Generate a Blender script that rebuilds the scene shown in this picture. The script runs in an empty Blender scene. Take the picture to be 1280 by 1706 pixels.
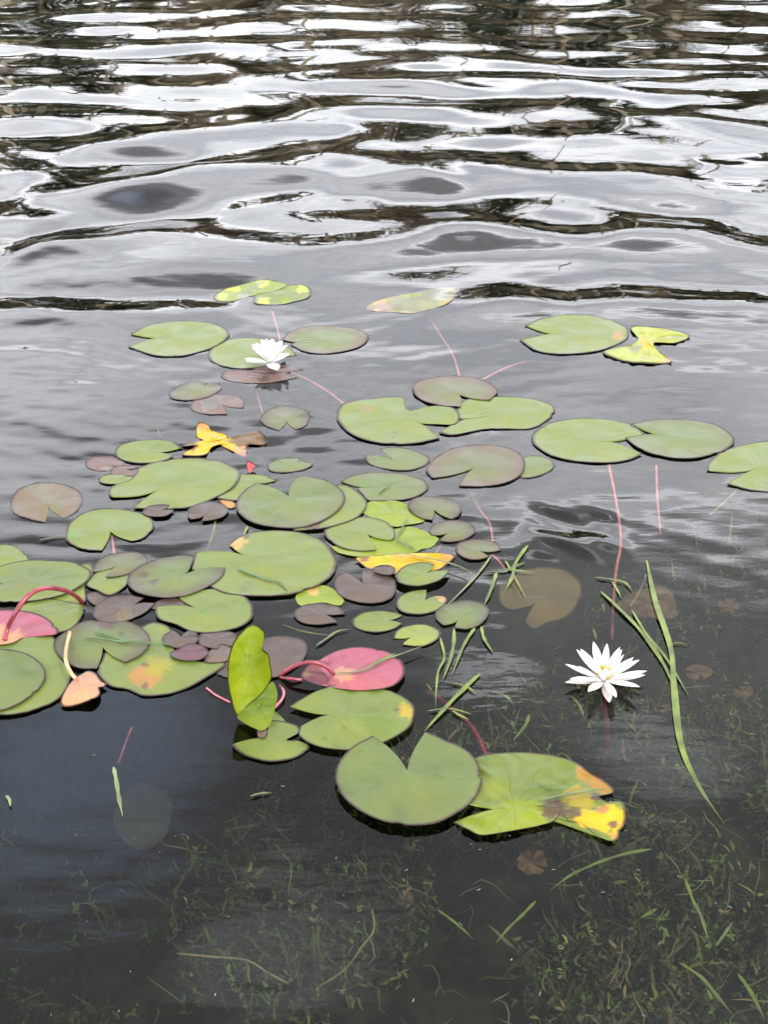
import bpy, math, random
import numpy as np
from mathutils import Vector, noise as mnoise

sc = bpy.context.scene
COL = sc.collection
R = math.radians

# ------------------------------------------------------------------ camera
CAM_H, PITCH, FPX = 1.25, R(28.0), 2200.0
cam_d = bpy.data.cameras.new('camera')
cam = bpy.data.objects.new('camera', cam_d)
COL.objects.link(cam)
cam.location = (0, 0, CAM_H)
cam.rotation_euler = (R(90) - PITCH, 0, 0)
cam_d.sensor_fit = 'VERTICAL'
cam_d.sensor_height = 24.0
cam_d.lens = 24.0 * FPX / 1706.0
cam_d.clip_start = 0.02
cam_d.clip_end = 600
sc.camera = cam

# ------------------------------------------------------------------ render / view
sc.render.engine = 'CYCLES'
sc.cycles.use_denoising = True
sc.cycles.max_bounces = 8
sc.cycles.transparent_max_bounces = 12
sc.cycles.caustics_reflective = False
sc.cycles.caustics_refractive = False
sc.cycles.sample_clamp_indirect = 6.0
sc.view_settings.view_transform = 'Standard'
sc.view_settings.look = 'None'
sc.view_settings.gamma = 1.0
sc.view_settings.exposure = 0.90

# ------------------------------------------------------------------ sky
SUN_EL, SUN_AZ = 50.0, 140.0     # azimuth measured from +Y towards +X
w = bpy.data.worlds.new('World')
sc.world = w
w.use_nodes = True
nt = w.node_tree
for n in list(nt.nodes):
    nt.nodes.remove(n)
def N(tree, typ, **kw):
    n = tree.nodes.new(typ)
    for k, v in kw.items():
        setattr(n, k, v)
    return n
def math_node(tree, op, a, b=None, c=None, clamp=False):
    n = tree.nodes.new('ShaderNodeMath'); n.operation = op; n.use_clamp = clamp
    for i, v in enumerate((a, b, c)):
        if v is None: continue
        if isinstance(v, (int, float)): n.inputs[i].default_value = v
        else: tree.links.new(v, n.inputs[i])
    return n.outputs[0]
def ramp(tree, fac, stops, interp='EASE'):
    n = tree.nodes.new('ShaderNodeValToRGB')
    cr = n.color_ramp; cr.interpolation = interp
    while len(cr.elements) < len(stops): cr.elements.new(0.5)
    for e, (p, c) in zip(cr.elements, stops):
        e.position = p
        e.color = (c, c, c, 1) if isinstance(c, (int, float)) else (*c, 1)
    tree.links.new(fac, n.inputs[0])
    return n.outputs[0]
def mixc(tree, fac, a, b, mode='MIX'):
    n = tree.nodes.new('ShaderNodeMix'); n.data_type = 'RGBA'; n.blend_type = mode
    if isinstance(fac, (int, float)): n.inputs[0].default_value = fac
    else: tree.links.new(fac, n.inputs[0])
    for i, v in ((6, a), (7, b)):
        if isinstance(v, (tuple, list)): n.inputs[i].default_value = (*v, 1) if len(v) == 3 else v
        else: tree.links.new(v, n.inputs[i])
    return n.outputs[2]
CLOUDS = [(-16, 22.5, 5.5, 2.6, 0.0, 0.25), (12, 27.6, 15, 1.2, -0.08, 0.8), (5.5, 35.3, 3.2, .9, -0.1, 1.0), (15, 38, 5, 2.5, 0, .5), (-5, 45, 9, 3, 0, .5)]
out = N(nt, 'ShaderNodeOutputWorld')
bg = N(nt, 'ShaderNodeBackground'); bg.inputs[1].default_value = 0.1
sky = N(nt, 'ShaderNodeTexSky', sky_type='NISHITA', sun_disc=False)
sky.sun_elevation = R(SUN_EL); sky.sun_rotation = R(SUN_AZ)
tc = N(nt, 'ShaderNodeTexCoord')
sep = N(nt, 'ShaderNodeSeparateXYZ'); nt.links.new(tc.outputs['Generated'], sep.inputs[0])
el = math_node(nt, 'ARCSINE', sep.outputs[2])
elf = math_node(nt, 'DIVIDE', el, math.pi / 2)            # 0 horizon, 1 zenith
# cloud noise in azimuth/elevation-like plane so clouds lie in flat banks
den = math_node(nt, 'ADD', math_node(nt, 'ABSOLUTE', sep.outputs[2]), 0.22)
cx = math_node(nt, 'DIVIDE', sep.outputs[0], den)
cy = math_node(nt, 'DIVIDE', sep.outputs[1], den)
comb = N(nt, 'ShaderNodeCombineXYZ'); nt.links.new(cx, comb.inputs[0]); nt.links.new(cy, comb.inputs[1])
mp = N(nt, 'ShaderNodeMapping'); mp.inputs['Scale'].default_value = (0.9, 2.3, 1)
mp.inputs['Location'].default_value = (3.1, 1.7, 0)
nt.links.new(comb.outputs[0], mp.inputs[0])
cn = N(nt, 'ShaderNodeTexNoise'); cn.inputs['Scale'].default_value = 1.0
cn.inputs['Detail'].default_value = 5; cn.inputs['Roughness'].default_value = 0.55
nt.links.new(mp.outputs[0], cn.inputs[0])
cl = ramp(nt, cn.outputs[0], [(0.36, 0.0), (0.50, 0.45), (0.62, 1.0)])
elr = ramp(nt, elf, [(0.0, 1.2), (0.17, 1.3), (0.24, 1.55), (0.305, 1.25), (0.342, 0.50), (0.52, 0.56), (1.0, 0.42)])
lo = mixc(nt, cl, (11.0, 11.5, 12.4), (23.0, 23.5, 24.4))
# a few particular clouds: (azimuth, elevation, half width, half height, tilt, gain), degrees
az = math_node(nt, 'ARCTAN2', sep.outputs[0], sep.outputs[1])
n2 = N(nt, 'ShaderNodeTexNoise'); n2.inputs['Scale'].default_value = 7.0; n2.inputs['Detail'].default_value = 4
nt.links.new(tc.outputs['Generated'], n2.inputs[0])
wn = math_node(nt, 'MULTIPLY', math_node(nt, 'SUBTRACT', n2.outputs[0], 0.5), 1.6)
def cloud_blob(a0, e0, wa, we, tilt):
    da = math_node(nt, 'SUBTRACT', az, R(a0))
    de = math_node(nt, 'SUBTRACT', math_node(nt, 'SUBTRACT', el, R(e0)), math_node(nt, 'MULTIPLY', da, tilt))
    q = math_node(nt, 'ADD', math_node(nt, 'POWER', math_node(nt, 'DIVIDE', da, R(wa)), 2.0), math_node(nt, 'POWER', math_node(nt, 'ABSOLUTE', math_node(nt, 'DIVIDE', de, R(we))), 2.0))
    q = math_node(nt, 'ADD', q, wn)
    return ramp(nt, q, [(0.0, 1.0), (1.0, 0.0)])
gain = elr
for a0, e0, wa, we, tl, g in CLOUDS:
    gain = math_node(nt, 'ADD', gain, math_node(nt, 'MULTIPLY', cloud_blob(a0, e0, wa, we, tl), g))
hi_gain = N(nt, 'ShaderNodeVectorMath', operation='SCALE')
nt.links.new(lo, hi_gain.inputs[0]); nt.links.new(gain, hi_gain.inputs['Scale'])
gap = ramp(nt, cn.outputs[0], [(0.22, 0.5), (0.34, 0.0)])
cloudsky = mixc(nt, gap, hi_gain.outputs[0], sky.outputs[0])
blue_haze = mixc(nt, 0.6, sky.outputs[0], (25.0, 29.0, 37.0))
cloudsky = mixc(nt, math_node(nt, 'MULTIPLY', cloud_blob(-16.0, 38.5, 9.0, 5.5, 0.0), 0.9), cloudsky, blue_haze)
nt.links.new(cloudsky, bg.inputs[0])
nt.links.new(bg.outputs[0], out.inputs[0])

# ------------------------------------------------------------------ sun
sd = bpy.data.lights.new('sun', 'SUN')
sd.energy = 1.3; sd.angle = R(6); sd.color = (1.0, 0.96, 0.9)
sun = bpy.data.objects.new('sun', sd); COL.objects.link(sun)
dv = Vector((math.sin(R(SUN_AZ)) * math.cos(R(SUN_EL)), math.cos(R(SUN_AZ)) * math.cos(R(SUN_EL)), math.sin(R(SUN_EL))))
sun.rotation_euler = (-dv).to_track_quat('-Z', 'Y').to_euler()

# ------------------------------------------------------------------ projection helpers
CP, SP = math.cos(PITCH), math.sin(PITCH)
def unproj(px, py, z=0.0):
    a = (px - 640.0) / FPX; b = (853.0 - py) / FPX
    dy = CP + b * SP; dz = -SP + b * CP
    t = (z - CAM_H) / dz
    return a * t, dy * t
CROPS = {'A': (0, 440, 2.0), 'B': (500, 440, 1.641), 'C': (0, 860, 2.667), 'D': (400, 860, 2.667),
         'E': (780, 860, 2.56), 'F': (340, 1080, 2.667), 'M': (520, 720, 3.765), 'L': (120, 680, 3.556),
         'N': (0, 900, 4.741), 'P': (230, 980, 2.723), 'Q': (340, 440, 3.048), 'R': (900, 1040, 6.095),
         'G': (640, 1180, 2.0), 'H': (0, 1180, 2.0), 'X': (0, 0, 1.0)}
def cpx(crop, p):
    ox, oy, s = CROPS[crop]
    return (ox + p[0] / s, oy + p[1] / s)

# ------------------------------------------------------------------ water height field
rng = np.random.RandomState(11)
comps = []
for i in range(64):                      # main wind ripples running towards the shore
    lam = math.exp(rng.uniform(math.log(0.29), math.log(1.08)))
    ang = rng.normal(0, 0.46)
    k = 2 * math.pi / lam
    comps.append((k * math.sin(ang), k * math.cos(ang), rng.uniform(0, 6.283), (1.0 / k) * (lam / 0.7) ** 0.42, lam))
fine = []
for i in range(34):
    lam = math.exp(rng.uniform(math.log(0.05), math.log(0.20)))
    ang = rng.normal(0, 0.5)
    k = 2 * math.pi / lam
    fine.append((k * math.sin(ang), k * math.cos(ang), rng.uniform(0, 6.283), 1.0 / k, lam))
NS = math.sqrt(2.0 / len(comps)); NF = math.sqrt(2.0 / len(fine))
def smooth(e0, e1, x):
    t = np.clip((x - e0) / (e1 - e0), 0, 1)
    return t * t * (3 - 2 * t)
# single longer crests: (pixel polyline along the far slope of a crest, half thickness px, slope)
CRESTS = [
    ([(10, 500), (110, 512), (220, 505), (330, 497), (420, 490)], 15, .15),
    ([(745, 488), (850, 490), (950, 500), (1040, 487), (1110, 485), (1200, 496), (1290, 500)], 17, .15),
    ([(700, 368), (790, 370), (900, 378), (1000, 382), (1100, 376), (1195, 372)], 15, .12),
    ([(555, 395), (640, 388), (715, 394)], 13, .12),
    ([(0, 424), (90, 398), (180, 382), (280, 362), (375, 352)], 14, .11),
    ([(370, 328), (450, 325), (530, 316)], 11, .10),
    ([(555, 329), (640, 328)], 8, .10),
    ([(0, 338), (90, 322), (190, 303), (280, 282), (330, 268), (420, 258), (520, 240), (600, 222), (760, 218)], 16, .09),
    ([(470, 283), (580, 288), (700, 284), (790, 300)], 10, .085),
    ([(690, 262), (780, 260), (870, 258)], 14, .085),
    ([(870, 278), (960, 280), (1060, 284), (1135, 284)], 13, .085),
    ([(0, 245), (120, 235), (240, 222), (350, 206), (470, 200)], 15, .07),
    ([(890, 222), (980, 205), (1060, 200), (1150, 185), (1280, 186)], 13, .07),
    ([(885, 880), (950, 889), (1018, 890)], 14, .31),
]
crest_w = []
for pts, ht, s in CRESTS:
    W = [unproj(x, y) for x, y in pts]
    xs = np.array([p[0] for p in W]); ys = np.array([p[1] for p in W])
    ym = sum(y for _, y in pts) / len(pts)
    _, ya = unproj(0, ym - ht); _, yb = unproj(0, ym + ht)
    crest_w.append((xs, ys, 1.25 * (ya - yb) / 2, s))
def water_h(x, y):
    x = np.asarray(x, float); y = np.asarray(y, float)
    h = np.zeros_like(x)
    wx = x + 0.10 * np.sin(1.3 * y + 0.7 * x) + 0.05 * np.sin(3.1 * x + 2.2 * y)
    wy = y + 0.09 * np.sin(1.9 * x + 0.6 * y) + 0.04 * np.sin(4.7 * x - 1.1 * y)
    env = 0.006 + 0.015 * smooth(1.9, 2.9, y) + 0.024 * smooth(2.8, 3.6, y) + 0.024 * smooth(3.7, 5.8, y)
    env = env * (1 + 0.30 * np.sin(0.9 * x + 1.7 * y + 1.0))
    for kx, ky, ph, a, lam in comps:
        h += a * NS * np.sin(kx * wx + ky * wy + ph)
    h *= env
    # a touch of sharper crest
    f = np.zeros_like(x)
    for kx, ky, ph, a, lam in fine:
        att = 1 - smooth(lam * 45, lam * 110, y)
        f += att * a * NF * np.sin(kx * wx + ky * wy + ph)
    patch = 0.5 + 0.5 * np.sin(2.1 * x + 1.1 * y + 0.6 * np.sin(3 * x)) 
    fe = 0.003 + 0.024 * smooth(1.7, 2.3, y) * (0.35 + 0.65 * patch)
    fe = fe * (1 - 0.55 * smooth(3.0, 4.0, y))
    h += f * fe
    for xs, ys, ww, s in crest_w:
        x0, x1 = xs.min() - 0.25, xs.max() + 0.25
        m = (x > x0) & (x < x1)
        if not m.any(): continue
        xm = x[m]; ymm = y[m]
        yc = np.interp(xm, xs, ys) + ww * (0.25 * np.sin(9 * xm + 150 * s) + 0.10 * np.sin(19 * xm + 90 * s))
        d = (ymm - yc) / (1.5 * ww)
        edge = min(0.12, 0.3 * (xs.max() - xs.min()))
        win = smooth(xs.min() - edge, xs.min() + edge, xm) * (1 - smooth(xs.max() - edge, xs.max() + edge, xm))
        win = win * (0.85 + 0.15 * np.sin(5 * xm + s * 300))
        if s > .3: win = win * (0.72 + 0.28 * np.sin(44 * xm + 60 * ymm) * np.sin(27 * xm + 2))
        h[m] += -s * (1.5 * ww) * d * np.exp(-d * d) * win
    return h
def wh(x, y):
    return float(water_h(np.array([x]), np.array([y]))[0])

# ------------------------------------------------------------------ mesh helpers
def mesh_obj(name, verts, faces, mat, parent=None, smooth_=True, attrs=None):
    me = bpy.data.meshes.new(name)
    me.from_pydata([tuple(v) for v in verts], [], faces)
    me.materials.append(mat)
    if smooth_:
        me.polygons.foreach_set('use_smooth', [True] * len(me.polygons))
    if attrs:
        for an, (typ, data) in attrs.items():
            a = me.attributes.new(an, typ, 'POINT')
            if typ == 'FLOAT_COLOR':
                a.data.foreach_set('color', np.asarray(data, np.float32).ravel())
            else:
                a.data.foreach_set('value', np.asarray(data, np.float32))
    me.update()
    o = bpy.data.objects.new(name, me)
    COL.objects.link(o)
    if parent is not None: o.parent = parent
    return o
def tag(o, label=None, cat=None, group=None, kind=None):
    if label: o['label'] = label
    if cat: o['category'] = cat
    if group: o['group'] = group
    if kind: o['kind'] = kind
    return o
def empty(name, loc):
    o = bpy.data.objects.new(name, None); o.empty_display_size = 0.05
    o.location = loc; COL.objects.link(o)
    return o
def catmull(P, n, closed=False):
    P = [np.array(p, float) for p in P]
    out_ = []
    m = len(P)
    segs = m if closed else m - 1
    per = max(2, int(math.ceil(n / segs)))
    for i in range(segs):
        if closed:
            p0, p1, p2, p3 = P[(i - 1) % m], P[i], P[(i + 1) % m], P[(i + 2) % m]
        else:
            p1, p2 = P[i], P[i + 1]
            p0 = P[i - 1] if i > 0 else 2 * p1 - p2
            p3 = P[i + 2] if i + 2 < m else 2 * p2 - p1
        for j in range(per):
            t = j / per
            out_.append(0.5 * ((2 * p1) + (-p0 + p2) * t + (2 * p0 - 5 * p1 + 4 * p2 - p3) * t * t + (-p0 + 3 * p1 - 3 * p2 + p3) * t ** 3))
    out_.append(P[0].copy() if closed else P[-1].copy())
    return out_

# ------------------------------------------------------------------ materials
def new_mat(name):
    m = bpy.data.materials.new(name); m.use_nodes = True
    t = m.node_tree
    for n in list(t.nodes): t.nodes.remove(n)
    o = t.nodes.new('ShaderNodeOutputMaterial')
    return m, t, o
def simple_mat(name, col, rough=0.5, var=0.25, scale=30, transl=0.0, spec=0.4, bump=0.0):
    m, t, o = new_mat(name)
    p = t.nodes.new('ShaderNodeBsdfPrincipled')
    p.inputs['Roughness'].default_value = rough
    p.inputs['Specular IOR Level'].default_value = spec
    c = t.nodes.new('ShaderNodeTexCoord')
    nz = t.nodes.new('ShaderNodeTexNoise'); nz.inputs['Scale'].default_value = scale; nz.inputs['Detail'].default_value = 4
    t.links.new(c.outputs['Object'], nz.inputs[0])
    a = tuple(max(0, x * (1 - var)) for x in col); b = tuple(x * (1 + var) for x in col)
    f = ramp(t, nz.outputs[0], [(0.3, 0.0), (0.7, 1.0)])
    cc = mixc(t, f, a, b)
    t.links.new(cc, p.inputs['Base Color'])
    if bump:
        b_ = t.nodes.new('ShaderNodeBump'); b_.inputs['Distance'].default_value = bump; b_.inputs['Strength'].default_value = 0.6
        t.links.new(nz.outputs[0], b_.inputs['Height']); t.links.new(b_.outputs[0], p.inputs['Normal'])
    if transl:
        tr = t.nodes.new('ShaderNodeBsdfTranslucent'); t.links.new(cc, tr.inputs[0])
        mx = t.nodes.new('ShaderNodeMixShader'); mx.inputs[0].default_value = transl
        t.links.new(p.outputs[0], mx.inputs[1]); t.links.new(tr.outputs[0], mx.inputs[2])
        t.links.new(mx.outputs[0], o.inputs[0])
    else:
        t.links.new(p.outputs[0], o.inputs[0])
    return m

def pad_material(name, rough=0.33, transl=0.12, vs=1.0, vc=(1.16, 1.14, 1.05)):
    m, t, o = new_mat(name)
    p = t.nodes.new('ShaderNodeBsdfPrincipled')
    at = N(t, 'ShaderNodeAttribute', attribute_name='pcol')
    ra = N(t, 'ShaderNodeAttribute', attribute_name='rad')
    an = N(t, 'ShaderNodeAttribute', attribute_name='ang')
    c = t.nodes.new('ShaderNodeTexCoord')
    n1 = t.nodes.new('ShaderNodeTexNoise'); n1.inputs['Scale'].default_value = 14; n1.inputs['Detail'].default_value = 5
    n2 = t.nodes.new('ShaderNodeTexNoise'); n2.inputs['Scale'].default_value = 90; n2.inputs['Detail'].default_value = 3
    t.links.new(c.outputs['Object'], n1.inputs[0]); t.links.new(c.outputs['Object'], n2.inputs[0])
    # mottling
    f1 = ramp(t, n1.outputs[0], [(0.30, 0.80), (0.5, 1.0), (0.72, 1.14)])
    col = mixc(t, 1.0, at.outputs['Color'], f1, 'MULTIPLY')
    n4 = t.nodes.new('ShaderNodeTexNoise'); n4.inputs['Scale'].default_value = 6.5; n4.inputs['Detail'].default_value = 6; n4.inputs['Roughness'].default_value = 0.65
    t.links.new(c.outputs['Object'], n4.inputs[0])
    col = mixc(t, ramp(t, n4.outputs[0], [(0.48, 0.0), (0.62, 1.0)]), col, mixc(t, 1.0, col, (1.10, 1.02, 0.80), 'MULTIPLY'))
    col = mixc(t, ramp(t, n4.outputs[0], [(0.30, 1.0), (0.40, 0.0)]), col, mixc(t, 1.0, col, (0.74, 0.86, 0.62), 'MULTIPLY'))
    # radial veins: bands in angle, thin, fading towards the rim
    wob = math_node(t, 'MULTIPLY', n1.outputs[0], 0.35)
    aa = math_node(t, 'ADD', an.outputs['Fac'], wob)
    v = math_node(t, 'ABSOLUTE', math_node(t, 'SINE', math_node(t, 'MULTIPLY', aa, 9.0)))
    vein = ramp(t, v, [(0.0, 1.0), (0.16, 0.0)])
    vf = math_node(t, 'MULTIPLY', vein, ramp(t, ra.outputs['Fac'], [(0.02, min(1, 0.75 * vs)), (0.55, min(1, 0.34 * vs)), (0.92, 0.05 * vs)]))
    light = mixc(t, 1.0, col, vc, 'MULTIPLY')
    col = mixc(t, vf, col, light)
    # nibbles / dark specks
    vo = t.nodes.new('ShaderNodeTexVoronoi'); vo.inputs['Scale'].default_value = 21; vo.inputs['Randomness'].default_value = 1
    t.links.new(c.outputs['Object'], vo.inputs[0])
    sp = math_node(t, 'ADD', vo.outputs['Distance'], math_node(t, 'MULTIPLY', n2.outputs[0], 0.12))
    rare = N(t, 'ShaderNodeSeparateColor'); t.links.new(vo.outputs['Color'], rare.inputs[0])
    sm = math_node(t, 'MULTIPLY', ramp(t, sp, [(0.085, 1.0), (0.125, 0.0)]), ramp(t, rare.outputs[0], [(0.68, 0.0), (0.72, 0.8)]))
    col = mixc(t, sm, col, (0.035, 0.032, 0.02))
    # faint scratches: stretched noise
    mp2 = t.nodes.new('ShaderNodeMapping'); mp2.inputs['Scale'].default_value = (26, 150, 26); mp2.inputs['Rotation'].default_value = (0, 0, 0.3)
    t.links.new(c.outputs['Object'], mp2.inputs[0])
    n3 = t.nodes.new('ShaderNodeTexNoise'); n3.inputs['Scale'].default_value = 1.0; n3.inputs['Detail'].default_value = 2
    t.links.new(mp2.outputs[0], n3.inputs[0])
    scr = ramp(t, n3.outputs[0], [(0.70, 0.0), (0.76, 0.35)])
    col = mixc(t, scr, col, (0.07, 0.09, 0.03))
    t.links.new(col, p.inputs['Base Color'])
    rr = ramp(t, n1.outputs[0], [(0.3, rough - 0.06), (0.7, rough + 0.16)])
    t.links.new(rr, p.inputs['Roughness'])
    p.inputs['Specular IOR Level'].default_value = 0.30
    hgt = math_node(t, 'ADD', math_node(t, 'MULTIPLY', n2.outputs[0], 0.35), math_node(t, 'MULTIPLY', vf, 0.8))
    hgt = math_node(t, 'ADD', hgt, math_node(t, 'MULTIPLY', n1.outputs[0], 2.6))
    b_ = t.nodes.new('ShaderNodeBump'); b_.inputs['Distance'].default_value = 0.0016; b_.inputs['Strength'].default_value = 0.55
    t.links.new(hgt, b_.inputs['Height']); t.links.new(b_.outputs[0], p.inputs['Normal'])
    tr = t.nodes.new('ShaderNodeBsdfTranslucent')
    tc_ = mixc(t, 1.0, col, (1.3, 1.5, 0.6), 'MULTIPLY'); t.links.new(tc_, tr.inputs[0])
    mx = t.nodes.new('ShaderNodeMixShader'); mx.inputs[0].default_value = transl
    t.links.new(p.outputs[0], mx.inputs[1]); t.links.new(tr.outputs[0], mx.inputs[2])
    t.links.new(mx.outputs[0], o.inputs[0])
    return m
M_PAD = pad_material('lily_pad_skin')
M_SUNK = simple_mat('sunken_skin', (0.15, 0.085, 0.045), 0.7, 0.5, 45, bump=0.003)
M_CURL = pad_material('lily_pad_backlit', 0.3, 0.45, 1.8)
M_UNDER = pad_material('pad_underside', 0.4, 0.2, 2.6, (1.35, 1.75, 1.55))
M_DEAD = pad_material('dying_pad_skin', 0.38, 0.15, 1.2, (0.62, 0.50, 0.45))
M_STEM = simple_mat('red_stem', (0.23, 0.03, 0.045), 0.3, 0.35, 60, 0.0, 0.6)
M_PINKSTEM = simple_mat('pink_stem', (0.62, 0.17, 0.20), 0.4, 0.3, 60)
M_PEACHSTEM = simple_mat('peach_stem', (0.55, 0.33, 0.17), 0.35, 0.3, 60)
M_GRASS = simple_mat('grass_blade_green', (0.140, 0.185, 0.035), 0.4, 0.4, 25, 0.2)
M_GRASSD = simple_mat('grass_blade_dark', (0.07, 0.13, 0.03), 0.4, 0.4, 25, 0.1)
M_GRASSP = simple_mat('grass_blade_pale', (0.16, 0.19, 0.08), 0.4, 0.35, 25, 0.15)
M_TWIG = simple_mat('twig_bark', (0.20, 0.15, 0.07), 0.7, 0.4, 60)
M_PETAL = simple_mat('petal_white', (0.86, 0.85, 0.83), 0.5, 0.05, 40, 0.3, 0.25)
M_SEPAL = simple_mat('sepal_blush', (0.74, 0.64, 0.60), 0.45, 0.2, 60, 0.2, 0.3)
M_STAMEN = simple_mat('stamen_yellow', (0.80, 0.58, 0.02), 0.5, 0.15, 80, 0.2)
M_SCRAP = simple_mat('debris_scrap', (0.26, 0.26, 0.20), 0.6, 0.4, 30)

# ------------------------------------------------------------------ colours
LG = (0.128, 0.166, 0.032)      # fresh green pad
GG = (0.105, 0.138, 0.038)
PG = (0.105, 0.113, 0.048)      # green fading to purple
PU = (0.074, 0.050, 0.042)      # purple brown
PB = (0.118, 0.070, 0.060)      # pinkish brown
YG = (0.165, 0.215, 0.012)
YE = (0.520, 0.320, 0.012)
OR = (0.420, 0.190, 0.040)
BR = (0.085, 0.045, 0.035)
PK = (0.340, 0.090, 0.130)
PE = (0.460, 0.250, 0.155)
OL = (0.170, 0.150, 0.060)
RIM = (0.060, 0.026, 0.024)
LP = 0.0007

def lily_pad(crop, S, pts, col, layer=1, label='', closed=False, rim=RIM, rimw=0.045, blot=(), zfun=None, crump=0.0, extra=[], z0=0.0003,
             name='lily_pad', cat='lily pad', group='lily pads', mat=None, seed=None, wob=1.0, parent=None, vein=None, edgefade=None, npts=104, submerged=None):
    S2 = cpx(crop, S)
    O = catmull([cpx(crop, p) for p in pts], npts, closed)
    nA = len(O)
    rs = [0.0, 0.08, 0.18, 0.28, 0.38, 0.48, 0.58, 0.67, 0.76, 0.84, 0.90, 0.94, 0.965, 0.982, 1.0]
    rs = sorted(set(rs + extra)); nR = len(rs)
    rnd = random.Random(seed if seed is not None else int(S2[0] * 7 + S2[1] * 13))
    ph = [rnd.uniform(0, 6.28) for _ in range(8)]
    off = rnd.uniform(0, 100)
    # irregular bitten rim
    nicks = [(rnd.uniform(.04, .96), rnd.uniform(.006, .016), rnd.uniform(.012, .05)) for _ in range(rnd.randint(1, 5))]
    PX = np.zeros((nA, nR, 2))
    for i, o in enumerate(O):
        q = i / (nA - 1)
        ca, sa_ = math.cos(6.2832 * q), math.sin(6.2832 * q)
        jit = 1 + 0.012 * wob * mnoise.noise(Vector((ca * 2.6 + off, sa_ * 2.6, 0))) + 0.008 * mnoise.noise(Vector((ca * 9, sa_ * 9, off)))
        if closed and i in (0, nA - 1): jit = 1
        for (nq, nw, nd) in nicks: jit -= nd * max(0.0, 1 - abs(q - nq) / nw)
        ee = (S2[0] + (o[0] - S2[0]) * jit, S2[1] + (o[1] - S2[1]) * jit)
        for j, r in enumerate(rs):
            PX[i, j] = (S2[0] + (ee[0] - S2[0]) * r, S2[1] + (ee[1] - S2[1]) * r)
    rad_px = max(12.0, float(np.mean([math.hypot(o[0] - S2[0], o[1] - S2[1]) for o in O])))
    if not closed:
        R_ = np.array(rs)
        for (e_, step, sgn) in ((0, 1, 1), (nA - 1, -1, -1)):
            tip = PX[e_, -1]; inner = PX[e_ + step * 10, -1]
            d_ = tip - np.array(S2); L_ = np.hypot(*d_)
            nrm = np.array([-d_[1], d_[0]]) / L_
            if np.dot(nrm, inner - tip) > 0: nrm = -nrm
            bul = L_ * rnd.uniform(.045, .085) * np.sin(np.pi * R_ ** 0.9)
            for k_ in range(0, 14):
                PX[e_ + step * k_] += nrm[None, :] * (bul * math.exp(-k_ / 4.0))[:, None]
    px = PX[..., 0].ravel(); py = PX[..., 1].ravel()
    zz = np.zeros_like(px)
    a = (px - 640) / FPX; b = (853 - py) / FPX
    dy = CP + b * SP; dz = -SP + b * CP
    rr = np.tile(np.array(rs), nA); qq = np.repeat(np.arange(nA) / (nA - 1), nR)
    und = 0.0003 * wob * rr * (np.sin(qq * 12.6 + ph[0]) + 0.7 * np.sin(qq * 25 + ph[1]) + 0.5 * np.sin(qq * 50 + ph[2]))
    und = und + 0.0007 * rr ** 6
    ox, oy, s = CROPS[crop]
    lw = 640.0 / FPX
    for fq, am in ((18.0, 0.0011), (45.0, 0.0005)):
        ga, gb = unproj(S2[0], S2[1])
        gx = np.array([unproj(p_, q_) for p_, q_ in zip(px, py)])
        nn_ = np.array([mnoise.noise(Vector((g[0] * fq, g[1] * fq, 3.3))) for g in gx])
        und = und + nn_ * am
        if crump:
            nn_ = np.array([mnoise.noise(Vector((g[0] * fq, g[1] * fq, off))) for g in gx])
            und = und + (nn_ + .35) * crump * 0.8 * (1.0 if fq < 30 else .45) * np.minimum(1, rr * 3)
        if crump and fq > 30:
            n2_ = np.array([abs(mnoise.noise(Vector((g[0] * 32, g[1] * 32, off + 9)))) for g in gx])
            und = und + (0.5 - n2_ * 2.2) * crump * 0.9
    if closed and not crump: und = und * np.minimum(1, np.minimum(qq, 1 - qq) * 12 + 0.0)
    for it in range(3):
        t_ = (zz - CAM_H) / dz
        X = a * t_; Y = dy * t_
        if submerged is not None:
            base = np.full_like(X, submerged) + 0.004 * np.sin(X * 30 + ph[3]) + 0.003 * np.sin(Y * 23 + ph[4])
        else:
            base = water_h(X, Y) + z0 + layer * LP
        zz = base + und
        if zfun is not None:
            ox, oy, s = CROPS[crop]
            zz = zz + zfun((px - ox) * s, (py - oy) * s)
    # colour
    C = np.tile(np.array(col, float), (len(px), 1))
    if edgefade:
        k = smooth(0.45, 0.98, rr)[:, None] * 0.75
        C = C * (1 - k) + np.array(edgefade) * k
    ox, oy, s = CROPS[crop]
    lx = (px - ox) * s; ly = (py - oy) * s
    for (bx, by, br, bc) in blot:
        n_ = np.array([mnoise.noise(Vector((x * 2.2 / br + 7, y * 2.2 / br, off))) + 0.5 * mnoise.noise(Vector((x * 6 / br + 7, y * 6 / br, off))) for x, y in zip(lx, ly)])
        d = np.hypot((lx - bx), (ly - by) * 1.3) / br + 0.45 * n_
        k = (1 - smooth(0.80, 0.98, d))[:, None]
        k = k * 0.88; C = C * (1 - k) + np.array(bc) * k
    if rim is not None:
        k = smooth(1 - rimw * 1.3, 1 - rimw * 0.2, rr)[:, None] * 0.85
        C = C * (1 - k) + np.array(rim) * k
    if rim is not None:
        k = smooth(1 - 3.4 / rad_px, 1 - 1.6 / rad_px, rr)[:, None] * 0.92
        C = C * (1 - k) + np.array((0.03, 0.014, 0.012)) * k
    C4 = np.concatenate([C, np.ones((len(C), 1))], 1)
    ctr = np.array([X.mean(), Y.mean(), zz.mean()])
    top = np.stack([X, Y, zz], 1)
    idx = lambda i, j: i * nR + j
    faces = []
    # orientation
    ar = 0
    for i in range(nA - 1):
        p_, q_ = top[idx(i, nR - 1)], top[idx(i + 1, nR - 1)]
        ar += (p_[0] - top[0][0]) * (q_[1] - top[0][1]) - (q_[0] - top[0][0]) * (p_[1] - top[0][1])
    ccw = ar > 0
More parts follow.
